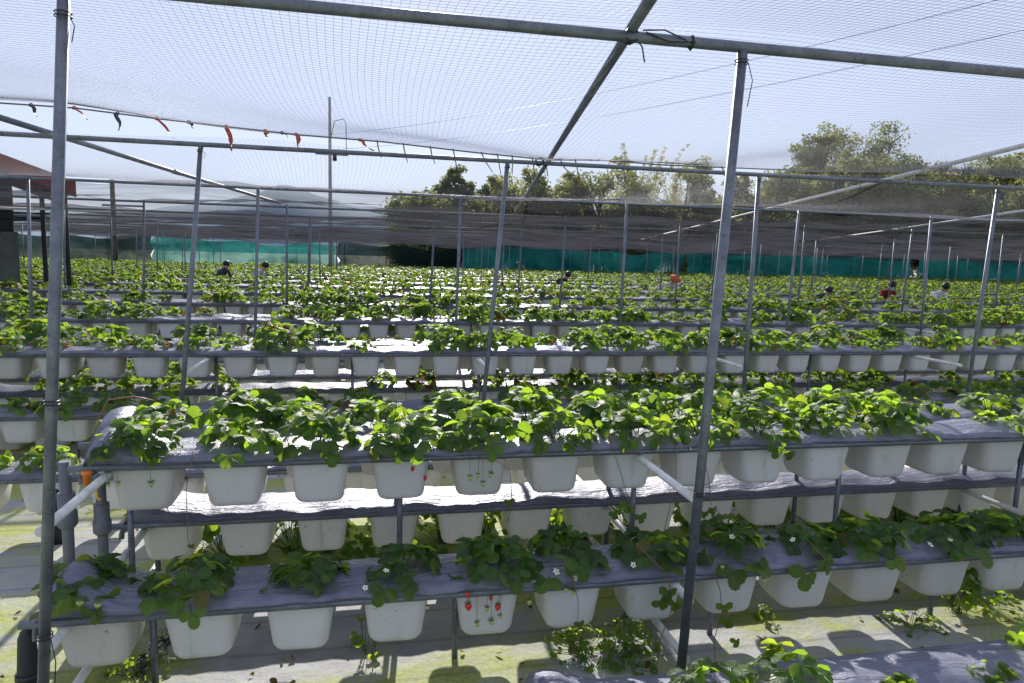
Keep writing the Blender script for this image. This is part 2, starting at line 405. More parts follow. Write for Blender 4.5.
def plant_arrays(rng, nleaf=15, size=.068, spread=.15, high=.15, nseg=7, stalk=True, serr=.12, old=.08):
    """leaves lean over both sides of the row; returns leaf acc and stalk acc"""
    L = ACC(); P = ACC()
    for i in range(nleaf):
        ang = rng.uniform(0, 2*pi); u = rng.uniform(0, 1)
        outw = np.array([cos(ang), sin(ang)*.85, 0])
        rad_ = spread*(.25 + .85*u); hz = high*(1.08 - .95*u*u)*rng.uniform(.75, 1.15)
        tip = outw*rad_ + np.array([0, 0, hz]); root = outw*.02 + np.array([rng.uniform(-.02, .02), rng.uniform(-.02, .02), -.01])
        ctrl = root*.5 + tip*.5 + np.array([0, 0, hz*.35])
        t = np.linspace(0, 1, 5)[:, None]
        cur = (1-t)**2*root + 2*t*(1-t)*ctrl + t*t*tip
        if stalk is not None: thin_tube(P if stalk else L, cur, .0018, rng.uniform(.2, .7))
        d = outw*rng.uniform(.6, 1.1) + np.array([rng.uniform(-.4, .4), rng.uniform(-.4, .4), rng.uniform(-.75, .45) - .5*u])
        up = np.array([rng.uniform(-.45, .45), rng.uniform(-.45, .45), 1.0]) + outw*rng.uniform(-.1, .6)
        tint = rng.uniform(.05, .85) if rng.uniform() > old else rng.uniform(.9, 1)
        add_trifoliate(L, tip, d, up, size*rng.uniform(.65, 1.2), rng, nseg, tint, serr)
    return L, P

def berry_mesh(name, mat, r=.013, L=.032):
    b = MB(); n = 10; prof = [(0, .35), (.12, .8), (.3, 1.0), (.5, .9), (.72, .62), (.9, .28), (1, .04)]
    b.tube([(0, 0, -L*t) for t, _ in prof], [r*k for _, k in prof], n)
    return b.mesh(name, mat)
def calyx_mesh():
    b = MB()
    for k in range(7):
        a = 2*pi*k/7
        b.add([(0, 0, .003), (.012*cos(a-.3), .012*sin(a-.3), .001), (.019*cos(a), .019*sin(a), .006), (.012*cos(a+.3), .012*sin(a+.3), .001)], [(0, 1, 2, 3)])
    return b.mesh('calyx', M['stem'], False)
ME_red = berry_mesh('ripe_strawberry', M['straw_red'], .0155, .038)
ME_green = berry_mesh('unripe_strawberry', M['straw_green'], .0115, .026)
ME_calyx = calyx_mesh()
def flower_mesh():
    b = MB()
    for k in range(5):
        a = 2*pi*k/5; p = []
        for (rr, da) in ((.003, 0), (.009, -.5), (.015, -.36), (.017, 0), (.015, .36), (.009, .5)):
            p.append((rr*cos(a+da), rr*sin(a+da), .002 + rr*.12 + (.0006 if k % 2 else 0)))
        b.add(p, [tuple(range(6))])
    return b.mesh('flower', M['white_petal'], False)
ME_flower = flower_mesh()
_b = MB(); _b.tube([(0, 0, .001), (0, 0, .005), (0, 0, .007)], [.005, .0045, .002], 8); ME_fc = _b.mesh('flower_centre', M['petal_yellow'])

def add_fruit(parent, loc, ripe, tilt=(0, 0, 0), s=1.0, label=None):
    o = put('strawberry', ME_red if ripe else ME_green, None, parent, loc, tilt); o.scale = (s, s, s)
    c = put('calyx', ME_calyx, None, o, (0, 0, 0))
    if label: o['label'] = label
    return o
def add_flower(parent, loc, rot, s=1.0):
    o = put('flower', ME_flower, None, parent, loc, rot); o.scale = (s,)*3
    put('flower_centre', ME_fc, None, o, (0, 0, .001)); return o
def stalk_obj(parent, pts, r=.0013, name='fruit_stalk', mat='stem'):
    a = ACC(); thin_tube(a, pts, r, .55, 4); V, T, C = cat(a)
    return put(name, npmesh(name, V, T, C, True, M[mat]), None, parent)

# plant variants: (leaf mesh, stalk mesh)
def variants(n, **kw):
    out = []
    for i in range(n):
        rng = np.random.RandomState(100 + i + int(kw.get('nleaf', 15))*37)
        L, P = plant_arrays(rng, **kw)
        V, T, C = cat(L); lm = npmesh('foliage', V, T, C, True, M['leaf'])
        pm = None
        if kw.get('stalk', True): V, T, C = cat(P); pm = npmesh('stalks', V, T, C, True, M['stem'])
        out.append((lm, pm))
    return out
VAR_BIG = variants(8, nleaf=42, size=.074, spread=.205, high=.14, nseg=14, old=.004, serr=.17)
VAR_MID = variants(8, nleaf=35, size=.068, spread=.195, high=.11, nseg=14, old=.004, serr=.17)
VAR_SMALL = variants(6, nleaf=13, size=.056, spread=.13, high=.065, nseg=10, old=.1)
VAR_B = variants(8, nleaf=32, size=.068, spread=.19, high=.135, nseg=6, stalk=False, serr=.1, old=.04)
VAR_BS = variants(5, nleaf=13, size=.056, spread=.13, high=.075, nseg=5, stalk=False, serr=.1, old=.12)

PLANT_COUNT = [0]
def place_plant(loc, var, label, group, scale=1.0, rz=None, parts=True):
    rz = random.uniform(0, 2*pi) if rz is None else rz
    lm, pm = var
    PLANT_COUNT[0] += 1
    if parts and pm is not None:
        e = empty('strawberry_plant', loc, rz); e.scale = (scale,)*3
        put('foliage', lm, None, e); put('stalks', pm, None, e)
    else:
        e = put('strawberry_plant', lm, None, None, loc, (0, 0, rz)); e.scale = (scale,)*3
    tag(e, label, 'strawberry plant', group)
    return e

# ------------------------------------------------------------------ planter pot
def pot_mesh(hi=True):
    b = MB()
    def ring(wx, wy, r, z, n):
        pts = []
        for cx, cy, a0 in ((1, 1, 0), (-1, 1, pi/2), (-1, -1, pi), (1, -1, 3*pi/2)):
            for k in range(n+1):
                a = a0 + pi/2*k/n
                pts.append((cx*(wx/2-r) + r*cos(a), cy*(wy/2-r) + r*sin(a), z))
        return pts
    n = 5 if hi else 2
    if hi:
        rings = [ring(.165, .20, .040, .018, n), ring(.198, .234, .046, .022, n), ring(.214, .250, .048, .034, n), ring(.221, .257, .048, .048, n),
                 ring(.259, .280, .040, .190, n), ring(.270, .286, .034, .228, n), ring(.286, .292, .034, .230, n), ring(.286, .292, .034, .239, n), ring(.272, .280, .032, .240, n), ring(.250, .262, .034, .210, n)]
    else:
        rings = [ring(.198, .234, .04, .018, n), ring(.218, .252, .045, .033, n), ring(.276, .286, .034, .233, n)]
    m = len(rings[0]); v = [p for rg in rings for p in rg]; f = [tuple(range(m-1, -1, -1))]
    for i in range(len(rings)-1):
        for k in range(m): f.append((i*m+k, i*m+(k+1) % m, (i+1)*m+(k+1) % m, (i+1)*m+k))
    f.append(tuple((len(rings)-1)*m + k for k in range(m)))
    b.add(v, f)
    return b
ME_pot = pot_mesh(True).mesh('planter_pot', M['pot'])
LOW_POT = pot_mesh(False)
_lv = np.array(LOW_POT.v); _lt = []
for q in LOW_POT.f:
    for k in range(1, len(q)-1): _lt.append((q[0], q[k], q[k+1]))
_lt = np.array(_lt)
POT_COUNT = [0]
stuff_pots = []
def place_pot(x, y, ztop, label, group):
    POT_COUNT[0] += 1
    o = put('planter_pot', ME_pot, None, None, (x + random.uniform(-.006, .006), y, ztop - .241 + random.uniform(-.003, .003)), (random.uniform(-.02, .02), random.uniform(-.018, .018), random.uniform(-.04, .04)))
    tag(o, label, 'planter pot', group); return o

# ------------------------------------------------------------------ film over a row
def film_mesh(x0, x1, y0, width, z, rng, step=.05, endL=True, endR=False, hump=.03):
    """cross-section wraps the front rail, rises over the soil and wraps the back rail"""
    prof = [(.004, .0), (-.019, .012), (-.017, .032), (.016, .034+hump*.25), (.075, .034+hump*.7), (width*.5, .032+hump), (width-.075, .03+hump*.75), (width-.02, .022+hump*.25), (width+.010, .022), (width+.016, .010), (width-.004, .0)]
    nx = max(2, int((x1-x0)/step)); xs = np.linspace(x0, x1, nx+1); P = len(prof)
    V = np.zeros((nx+1, P, 3))
    ph = rng.uniform(0, 6, 6)
    sag = .006*np.sin(xs*2*pi/.375 + ph[0]) + .004*np.sin(xs*7.1+ph[1]) + rng.normal(0, .0012, nx+1)
    for j, (yy, zz) in enumerate(prof):
        t = 1 if 2 < j < 8 else .15
        V[:, j, 0] = xs; V[:, j, 1] = y0 + yy + rng.normal(0, .0012, nx+1)
        lipw = (.005*np.sin(xs*8.3 + ph[4]) + .004*np.sin(xs*27 + ph[5]) + rng.normal(0, .0015, nx+1))*(1 if j in (1, 2, 3) else 0)
        bul = (.085*np.exp(-((xs-x0-.05)/.13)**2) if endL else 0)*np.sin(pi*j/10)**.6
        V[:, j, 2] = z + zz + bul + lipw*(0.5 if j == 1 else 1) + sag*t + .003*t*np.sin(xs*23 + j*1.7 + ph[2])*np.sin(xs*5+ph[3]) + rng.normal(0, .0010, nx+1)*t
    V = V.reshape(-1, 3); T = []
    for i in range(nx):
        a = i*P + np.arange(P-1); b_ = a+P
        T.append(np.stack([a, b_, b_+1], 1)); T.append(np.stack([a, b_+1, a+1], 1))
    T = np.concatenate(T)
    ext = []
    def end(i, s):
        # gathered skirt hanging over the row end
        nonlocal V, T
        base = i*P; k0 = len(V); rowsn = 5; new = []
        for r_ in range(1, rowsn+1):
            q = V[base:base+P].copy(); t = r_/rowsn
            q[:, 0] += s*(.05*sin(t*pi/2) + .014*t*np.sin(np.arange(P)*2.1+ph[4]) )
            q[:, 2] = q[:, 2]*(1-t) + (z - .02 - .05*t)*t - .0
            q[:, 1] = y0 + width/2 + (q[:, 1]-y0-width/2)*(1 - .10*t) + .006*np.sin(np.arange(P)*1.3 + r_)
            new.append(q)
        V = np.concatenate([V] + new)
        prev = base + np.arange(P)
        for r_ in range(rowsn):
            cur = k0 + r_*P + np.arange(P)
            a, b_, c, d = prev[:-1], prev[1:], cur[1:], cur[:-1]
            T = np.concatenate([T, np.stack([a, b_, c], 1), np.stack([a, c, d], 1)]); prev = cur
    if endL: end(0, -1)
    if endR: end(nx, 1)
    return V, T

# ------------------------------------------------------------------ racks
PIT = .375
# rows of a rack: (key, y offset from the low front rail, rail height)
ROWS = [('lowfront', 0.0, .372), ('topfront', .48, .808), ('topback', .86, .808), ('lowmiddle', .94, .372), ('lowback', 1.74, .372)]
WROW = .33
rackY = [2.70, 6.07, 9.02, 11.9, 14.9, 17.9, 20.9, 23.9, 26.9, 29.9, 32.9, 35.9, 38.9, 41.9]
RN = ['nearest', 'second', 'third', 'fourth', 'fifth', 'sixth', 'seventh', 'eighth', 'ninth', 'tenth', 'eleventh', 'twelfth', 'thirteenth', 'farthest']
ROWNAME = {'lowfront': 'lower front row', 'topfront': 'upper front row', 'topback': 'upper back row', 'lowmiddle': 'lower middle row', 'lowback': 'lower back row'}
def rack_xrange(k, key):
    Y = rackY[k]
    a, b = xrange_at(Y + 1.0)
    if k == 0:
        lo = {'lowfront': -1.20, 'topfront': -1.20, 'topback': -1.30, 'lowmiddle': -1.20, 'lowback': -3.6}[key]
        return lo, 5.2
    lo = a - 1.2
    if k >= 3: lo = max(lo, a + .02*Y - .6)
    return lo, b + 1.2
POTX0 = {'lowfront': -1.01, 'topfront': -.97, 'topback': -1.05, 'lowmiddle': -.99, 'lowback': -3.4}

rng = np.random.RandomState(11)
def build_rack(k):
    Y = rackY[k]
    e = empty('planter_rack', (0, Y, 0))
    lab = {0: 'nearest steel planter rack in front, its film-wrapped row ends beside the left post',
           1: 'second planter rack back, its upper row just behind the bare middle film'}.get(k, f'{RN[k]} planter rack back from the camera, film-covered with two tiers of rows')
    if k == len(rackY)-1: lab = 'farthest planter rack, in front of the teal windbreak net'
    tag(e, lab, 'planter rack', 'planter racks standing in parallel across the field')
    for key, dy, z in ROWS:
        if k > 4 and key in ('lowmiddle',): continue
        x0, x1 = rack_xrange(k, key)
        step = .035 if k == 0 else (.06 if k < 3 else .19)
        V, T = film_mesh(x0 + .05, x1, dy, WROW, z, rng, step, endL=(k == 0))
        put('mulch_film', npmesh('mulch_film', V, T, None, True, M['film']), None, e)
        for side in (0, 1):
            if k > 3 and side: continue
            r = .0165
            tubeobj('rail', [(x0 - (.04 if k == 0 else 0), dy + side*WROW, z), (x1, dy + side*WROW, z)], r, M['steel'], e, 8 if k < 3 else 5)
    # legs and cross bars
    if k < 3:
        px = [-1.12, 1.30, 3.72] if k == 0 else [-1.42 + 2.42*i for i in range(-1 - k, 4 + k*2)]
        lx = []
        for p in px: lx += [p + .06, p + 1.27]
        for x in lx:
            for yy, zt in ((.16, .35), (.64, .79), (1.02, .79), (1.90, .35)):
                if k and yy in (1.02,): continue
                tubeobj('leg', [(x + .22*(yy == .16), yy, 0), (x + .22*(yy == .16), yy, zt)], .014, M['steel'], e, 7)
        for p in px:
            tubeobj('crossbar', [(p + .02, -.135, .335), (p + .02, 2.10, .335)], .0175, M['white_pipe'], e, 8)
            tubeobj('crossbar', [(p + .02, -.135, .771), (p + .02, 1.26, .771)], .0175, M['white_pipe'], e, 8)
            if k == 0: tubeobj('crossbar', [(p + .02, -.135, .07), (p + .02, 2.10, .07)], .0175, M['white_pipe'], e, 8)
    else:
        b = MB()
        x0, x1 = rack_xrange(k, 'topfront')
        x = x0 + .3
        i = 0
        while x < x1 and k < 9:
            if i < 40: tubeobj('leg', [(x, .64, 0), (x, .64, .81)], .014, M['steel'], e, 5)
            x += 1.21; i += 1
    return e
racks = [build_rack(k) for k in range(len(rackY))]

# near bed at the camera's feet
nb = empty('planter_rack', (0, 1.87, 0))
tag(nb, 'nearest low planter row at the bottom right corner, film top seen from above', 'planter rack', 'planter racks standing in parallel across the field')
V, T = film_mesh(.55, 4.2, 0, WROW, .24, rng, .035); put('mulch_film', npmesh('mulch_film', V, T, None, True, M['film']), None, nb)
for s in (0, 1): tubeobj('rail', [(.5, s*WROW, .24), (4.2, s*WROW, .24)], .0165, M['steel'], nb)
for x in (1.0, 2.3, 3.6): tubeobj('leg', [(x, .16, 0), (x, .16, .23)], .014, M['steel'], nb, 7)

# pots ---------------------------------------------------------------
IND_POT_ROWS = {(0, 'lowfront'), (0, 'topfront'), (0, 'lowmiddle'), (0, 'lowback'), (1, 'lowfront'), (1, 'topfront'), (2, 'topfront'), (3, 'topfront'), (4, 'topfront')}
plants_lo = []          # (x, y, z, scale, lod)
HID = lambda k, key, x: False
plant_sites = []
GRP_POT = 'white planter pots hanging in the rack rows'
GRP_PL = 'strawberry plants growing in the rack rows'
for k in range(len(rackY)):
    Y = rackY[k]
    for key, dy, z in ROWS:
        if k > 4 and key == 'lowmiddle': continue
        x0, x1 = rack_xrange(k, key)
        yc = Y + dy + WROW/2
        first = POTX0[key] if k == 0 else x0 + .2 + random.uniform(0, .3)
        n = int((x1 - first)/PIT)
        seen = 0
        for i in range(n):
            x = first + i*PIT
            vis = inview((x, yc - .1, z - .08), -3)
            if (k, key) == (0, 'lowback') and x > -1.75: vis = False
            if (k, key) == (1, 'lowfront') and x > -2.2: vis = False
            if (k, key) in IND_POT_ROWS and vis and POT_COUNT[0] < 296:
                seen += 1
                extra = ''
                place_pot(x, yc, z + .012, f'white tapered pot, {ROWNAME[key]} of {RN[k]} rack, {ordinal(seen)} from left in view', GRP_POT)
            else:
                stuff_pots.append((x, yc, z + .012))
            plant_sites.append((k, key, i, x, yc, z + .012 + .05, seen if vis else 0))
    if k == 0:
        for i in range(8):
            x = 1.05 + i*PIT
            stuff_pots.append((x, 1.87+WROW/2, .252)); plant_sites.append((-1, 'near', i, x, 1.87+WROW/2, .30, i+1))
# pots standing on the ground under the second rack, left
for i, x in enumerate((-3.02, -2.68)):
    o = put('planter_pot', ME_pot, None, None, (x, 6.62, -.018), (0, 0, .03*i))
    tag(o, ('leftmost' if i == 0 else 'right-hand') + ' white pot standing on the ground under the left end of the second rack', 'planter pot', GRP_POT)
sv = np.array(stuff_pots); nP = len(sv)
VV = (_lv[None, :, :] + (sv - np.array([0, 0, .241]))[:, None, :]).reshape(-1, 3)
TT = (_lt[None] + (np.arange(nP)*len(_lv))[:, None, None]).reshape(-1, 3)
o = put('planter_pots', npmesh('planter_pots', VV, TT, None, False, M['pot']))
tag(o, 'white pots of the far rack rows and those half hidden behind nearer rows', 'planter pots', None, 'stuff')

# plants --------------------------------------------------------------
# which near pots carry what: B big, M middle, S small, '.' none
NEAR = {(0, 'lowfront'): 'MMMMBMMBMBMMMMMMM', (0, 'topfront'): 'BMBBBBBBBBB.SBSMM', (0, 'topback'): 'MBBMBBBBBBBMSMSMM',
        (0, 'lowmiddle'): '.'*20, (0, 'lowback'): 'MMMMM...........', (-1, 'near'): 'SSSSSMSS'}
first_rack_plants = {}
far = []
vis_count = {}
for (k, key, i, x, y, z, seen) in plant_sites:
    s = NEAR.get((k, key))
    p = (x + random.uniform(-.05, .05), y - .06 + random.uniform(-.05, .04), z - .01)
    if s is not None:
        c = s[i] if i < len(s) else 'M'
        if c == '.': continue
        if (k, key) == (0, 'topfront') or (k, key) == (0, 'lowfront'): p = (p[0], y - (.045 if key == 'lowfront' else .07) + random.uniform(-.03, .03), z - (.03 if key == 'lowfront' else .012))
        var = random.choice({'B': VAR_BIG, 'M': VAR_MID, 'S': VAR_SMALL}[c])
        if inview(p, 12):
            vis_count[(k, key)] = vis_count.get((k, key), 0) + 1
            rn = 'low bottom right corner row' if k < 0 else f'{ROWNAME[key]} of nearest rack'
            adj = {'B': 'lush', 'M': 'leafy', 'S': 'small sparse'}[c]
            lit = 'dark shaded' if key in ('lowfront', 'near') else 'sunlit'
            e = place_plant(p, var, f'{adj} {lit} strawberry plant, {rn}, {ordinal(vis_count[(k, key)])} plant from left', GRP_PL, random.uniform(.85, 1.1)*(.9 if key == 'lowfront' else .66 if key == 'near' else .9))
            first_rack_plants[(k, key, i)] = e
        else: far.append((p, 1.0, 1))
        continue
    # farther racks: some pots are bare
    prob = {'lowmiddle': .8, 'lowback': .7}.get(key, .9 if k < 3 else .93)
    if 1 <= k < 4 and math.sin(x*1.3 + k*2.1) + math.sin(x*.53 + k) > 1.45: prob *= .4
    if random.random() > prob: continue
    if (k, key) in {(1, 'lowfront'), (1, 'lowback')} and not (-4 < x < -2.0 or key == 'lowback'): far.append((p, 1.0, 1)); continue
    small = random.random() < (.25 + .25*(sin(x*.7 + k*1.7) > .2) + (.25 if x > 3 else 0))
    if (k, key) in {(1, 'topfront'), (1, 'topback'), (2, 'topfront'), (2, 'topback'), (1, 'lowfront'), (1, 'lowback'), (3, 'topfront')} and inview(p, -4) and PLANT_COUNT[0] < 286:
        vis_count[(k, key)] = vis_count.get((k, key), 0) + 1
        adj = 'small sunlit' if small else 'bushy sunlit'
        place_plant(p, random.choice(VAR_BS if small else VAR_B), f'{adj} strawberry plant, {ROWNAME[key]} of {RN[k]} rack, {ordinal(vis_count[(k, key)])} plant from left', GRP_PL, random.uniform(.95, 1.28), parts=False)
    else:
        far.append((p, random.uniform(.6, .85) if small else random.uniform(.85, 1.1), 1 if k < 5 else 2))

# templates for the merged far plants
def far_templates(nleaf, nseg, size, n):
    out = []
    for i in range(n):
        L, P = plant_arrays(np.random.RandomState(900 + i + nleaf), nleaf=nleaf, size=size, spread=.17, high=.125, nseg=nseg, stalk=None, serr=.05, old=.07)
        out.append(cat(L))
    return out
FT = {1: far_templates(24, 3, .070, 8), 2: far_templates(15, 2, .085, 8)}
Vs, Ts, Cs = [], [], []; off = 0
for (p, sc, lod) in far:
    V, T, C = FT[lod][rng.randint(8)]
    a = rng.uniform(0, 2*pi); c, s_ = cos(a)*sc, sin(a)*sc
    v = np.stack([V[:, 0]*c - V[:, 1]*s_, V[:, 0]*s_ + V[:, 1]*c, V[:, 2]*sc], 1) + np.array(p)
    Vs.append(v); Ts.append(T + off); Cs.append(np.clip(C + [rng.uniform(-.12, .12), 0, 0], 0, 1)); off += len(v)
o = put('strawberry_plants', npmesh('strawberry_plants', np.concatenate(Vs), np.concatenate(Ts), np.concatenate(Cs), True, M['leaf']))
tag(o, 'massed strawberry plants of the far rack rows, too many to count', 'strawberry plants', None, 'stuff')

# fruit, flowers and runners on the nearest plants ---------------------
def local(e, p):
    """world point -> plant space"""
    v = Vector(p) - e.location; v.rotate(Matrix.Rotation(-e.rotation_euler.z, 3, 'Z')); return v / e.scale[0]
def unY(px, py, Y):
    d = CM @ np.array([(px-512)/F, -(py-341.5)/F, -1.]); t = Y/d[1]; return d*t + np.array([0, 0, H])
def near_plant(key, px, py, Y):
    p = unY(px, py, Y)
    return min((e for (k, kk, i), e in first_rack_plants.items() if k == 0 and kk == key), key=lambda e: abs(e.location.x - p[0])), p
YF = {'lowfront': 2.66, 'topfront': 3.14}
def hang_fruit(key, px, py, ripe, s=1.0):
    e, p = near_plant(key, px, py, YF[key])
    top = np.array([p[0] + random.uniform(-.02, .02), YF[key] + .03, {'lowfront': .43, 'topfront': .87}[key]])
    q = local(e, p); t = local(e, top); mid = local(e, (p[0]*.7 + top[0]*.3, YF[key]-.012, top[2]-.03))
    add_fruit(e, q, ripe, (random.uniform(-.25, .25), random.uniform(-.25, .25), 0), s, 'ripe red strawberry' if ripe else 'pale green unripe strawberry')
    stalk_obj(e, [t, mid, q])
for a in [('lowfront', 468, 603, 1, 1.15), ('lowfront', 498, 604, 1, 1.0), ('lowfront', 487, 607, 0, 1), ('lowfront', 477, 622, 0, 1), ('lowfront', 491, 620, 0, 1.1), ('lowfront', 500, 615, 0, .8),
          ('lowfront', 467, 592, 1, .8), ('lowfront', 491, 596, 1, .7), ('lowfront', 574, 590, 0, 1.1), ('lowfront', 567, 588, 0, .9), ('lowfront', 529, 600, 0, 1), ('lowfront', 427, 606, 0, .7),
          ('lowfront', 764, 578, 0, 1.1), ('lowfront', 722, 565, 0, .9), ('lowfront', 80, 600, 0, 1.2), ('lowfront', 98, 602, 0, 1.2),
          ('topfront', 151, 482, 0, 1.3), ('topfront', 118, 482, 0, 1), ('topfront', 108, 483, 0, 1), ('topfront', 470, 476, 0, 1), ('topfront', 478, 474, 0, .9), ('topfront', 483, 482, 0, 1), ('topfront', 491, 473, 0, 1),
          ('topfront', 413, 467, 1, .7), ('topfront', 425, 476, 1, .7)]:
    hang_fruit(*a)
for key, px, py in [('lowfront', 386, 571), ('lowfront', 365, 588), ('lowfront', 556, 572), ('lowfront', 575, 578), ('lowfront', 633, 565), ('lowfront', 732, 537), ('lowfront', 793, 540), ('lowfront', 930, 545), ('lowfront', 950, 540), ('topfront', 302, 449), ('topfront', 280, 440), ('topfront', 690, 448)]:
    e, p = near_plant(key, px, py, YF[key] + .02)
    q = local(e, p)
    add_flower(e, q, (rad(50) + random.uniform(-.7, .5), random.uniform(-.7, .7), -e.rotation_euler.z + random.uniform(-.8, .8)), random.uniform(.75, 1.0))
    stalk_obj(e, [local(e, (p[0], YF[key]+.12, p[2]-.05)), local(e, (p[0], YF[key]+.08, p[2]+.0)), q - Vector((0, 0, .002))], .0012, 'flower_stalk')
def runner(key, pts, leaves, big=1.0):
    """pts and leaves in picture pixels on the plane in front of the row"""
    Y = YF[key] - .02
    e, p = near_plant(key, *pts[0], Y)
    P = [local(e, unY(x, y, Y - .01*i)) for i, (x, y) in enumerate(pts)]
    P[0] = P[0] + local(e, e.location + Vector((0, .05, 0)))
    o = stalk_obj(e, P, .0022, 'runner', 'runner')
    L = ACC()
    r2 = np.random.RandomState(int(pts[0][0]))
    for (x, y, s) in leaves:
        q = np.array(local(e, unY(x, y, Y - .015)))
        a = -e.rotation_euler.z
        Rz = np.array(Matrix.Rotation(a, 3, 'Z'))
        add_trifoliate(L, q, Rz @ np.array([r2.uniform(-.5, .5), -.3, -.9]), Rz @ np.array([r2.uniform(-.3, .3), -1, .45]), s*big, r2, 9, r2.uniform(.05, .4))
    V, T, C = cat(L); put('runner_leaves', npmesh('runner_leaves', V, T, C, True, M['leaf']), None, o)
runner('lowfront', [(640, 548), (668, 575), (672, 610), (660, 640), (655, 683)], [(668, 590, .05), (660, 600, .045), (675, 602, .04)])
runner('lowfront', [(712, 555), (720, 590), (722, 612), (714, 640), (716, 676)], [(724, 605, .045), (728, 618, .05), (736, 640, .035)])
runner('lowfront', [(800, 560), (803, 568), (806, 574)], [(806, 574, .085)])
runner('lowfront', [(815, 545), (826, 560)], [(825, 560, .07)], 1)
runner('lowfront', [(575, 575), (578, 600), (578, 640), (572, 655)], [(579, 622, .028)])
runner('topfront', [(486, 455), (510, 470), (512, 500), (508, 522)], [(509, 500, .03)])
runner('topfront', [(612, 440), (620, 470), (627, 495), (632, 512)], [(628, 505, .05), (640, 515, .045), (615, 512, .04)])
runner('topfront', [(680, 440), (676, 480), (668, 515), (662, 540)], [(662, 532, .045), (672, 540, .05), (655, 545, .04)])
runner('topfront', [(705, 445), (709, 480), (711, 505)], [(713, 508, .05), (722, 515, .045), (704, 512, .04)])
runner('topfront', [(775, 438), (782, 448)], [(776, 448, .06), (790, 452, .05)])
runner('topfront', [(190, 455), (186, 490), (188, 540), (191, 546)], [(191, 545, .018)])
runner('topfront', [(330, 455), (333, 465)], [(332, 458, .05)])

# ------------------------------------------------------------------ weeds on the ground mat
def weed(p, n, size, spread, high, label, seed):
    L, P = plant_arrays(np.random.RandomState(seed), nleaf=n, size=size, spread=spread, high=high, nseg=4, serr=.05, old=.05)
    e = empty('weed', p)
    V, T, C = cat(L); put('foliage', npmesh('foliage', V, T, np.clip(C+[.25, 0, 0], 0, [.85, 1, 1]), True, M['leaf']), None, e)
    V, T, C = cat(P); put('stalks', npmesh('stalks', V, T, C, True, M['stem']), None, e)
    tag(e, label, 'weed', 'weeds growing through the ground mat')
weed((.93, 2.80, 0), 60, .024, .17, .09, 'broad patch of small-leaved weed on the ground mat below the middle pots', 5)
weed((1.17, 2.86, 0), 40, .026, .14, .08, 'weed clump right of the broad patch, around a rack leg', 6)
weed((1.1, 2.68, 0), 30, .026, .12, .06, 'weed clump nearest the bottom edge, left of the right post', 16)
weed((2.95, 2.86, 0), 34, .038, .12, .20, 'tall bright green weed at the foot of the right rack leg', 7)
weed((2.62, 2.78, 0), 26, .026, .14, .05, 'low weed left of the right rack leg', 8)
weed((3.2, 2.9, 0), 22, .03, .15, .07, 'low spreading weed right of the tall bright weed', 18)
weed((-.92, 2.92, 0), 26, .022, .12, .09, 'small weed under the leftmost pots of the lower front row', 9)
weed((1.93, 2.96, 0), 9, .025, .05, .06, 'tiny lone weed on the mat below the middle right pots', 10)
weed((0, 2.96, 0), 14, .026, .08, .19, 'thin weed standing between the third and fourth lower front pots', 12)
for i in range(18):
    x = -.80 + i*.31
    weed((x + .06*sin(i*2.3), 4.06 + .06*sin(i*1.7), 0), 54, .058, .20, .25 + .04*sin(i*3.1), f'bright leafy plant on the ground behind the lower middle row, {ordinal(i+1)} from the left', 30 + i)

# dry leaf litter
rl = np.random.RandomState(77); LV = ACC()
for i in range(420):
    y_ = rl.uniform(1.9, 6.0); x_ = rl.uniform(-3.2, 4.6)
    V, T, U = leaflet(4, rl.uniform(.015, .045), rl.uniform(.012, .035), .3, -.5, .1)
    V = (rotmat('Z', rl.uniform(0, 6.3)) @ rotmat('Y', rl.uniform(-.4, .4)) @ V.T).T; V += [x_, y_, .006 - V[:, 2].min()]
    U[:, 0] = rl.uniform(.9, 1); LV[0].append(V); LV[1].append(T + LV[3][0]); LV[2].append(U); LV[3][0] += len(V)
V, T, C = cat(LV)
tag(put('leaf_litter', npmesh('leaf_litter', V, T, C, True, M['leaf'])), 'dry brown leaf litter scattered over the ground sheet', 'litter', None, 'stuff')

# dry root tangle under the left pots
b = MB(); r3 = random.Random(4)
for i in range(34):
    t = r3.random(); c = Vector((-.80 - .14*t, 2.98 - .06*t, .14 - .13*t))
    pts = [c + Vector((r3.uniform(-.04, .04), r3.uniform(-.04, .04), r3.uniform(-.035, .04))) for _ in range(4)]
    for q in pts: q.z = max(q.z, .004)
    b.tube(pts, .0022, 3)
tag(b.build('root_tangle', M['black']), 'dark tangle of dry roots on the ground behind the leftmost lower pots', 'roots')

# ------------------------------------------------------------------ left end fittings
def stake(p, h, r, label):
    e = empty('black_stake', p)
    tubeobj('sleeve', [(0, 0, 0), (0, 0, h*.35), (0, 0, h*.86), (0, 0, h*.95), (0, 0, h)], [r, r*.95, r*.72, r*.5, r*.2], M['black'], e, 14)
    tubeobj('collar', [(0, 0, h*.33), (0, 0, h*.40)], [r*1.12, r*1.08], M['black'], e, 14)
    tag(e, label, 'stake', 'black stakes by the left row ends')
stake((-1.275, 2.82, 0), .30, .042, 'black tapered stake on the ground in front of the left post, bottom left corner')
stake((-1.80, 4.42, 0), .32, .05, 'black tapered stake behind the left post, under the film-wrapped row end')
def pipe_riser(x, y, h, r, label):
    e = empty('water_pipe', (x, y, 0))
    tubeobj('pipe', [(0, 0, 0), (0, 0, h)], r, M['pvc'], e, 12)
    tubeobj('coupling', [(0, 0, h*.62), (0, 0, h*.64), (0, 0, h*.71), (0, 0, h*.72), (0, 0, h*.82)], [r*1.25, r*1.75, r*1.75, r*1.5, r*1.5], M['pvc'], e, 12)
    tag(e, label, 'water pipe', 'grey pipes at the row ends')
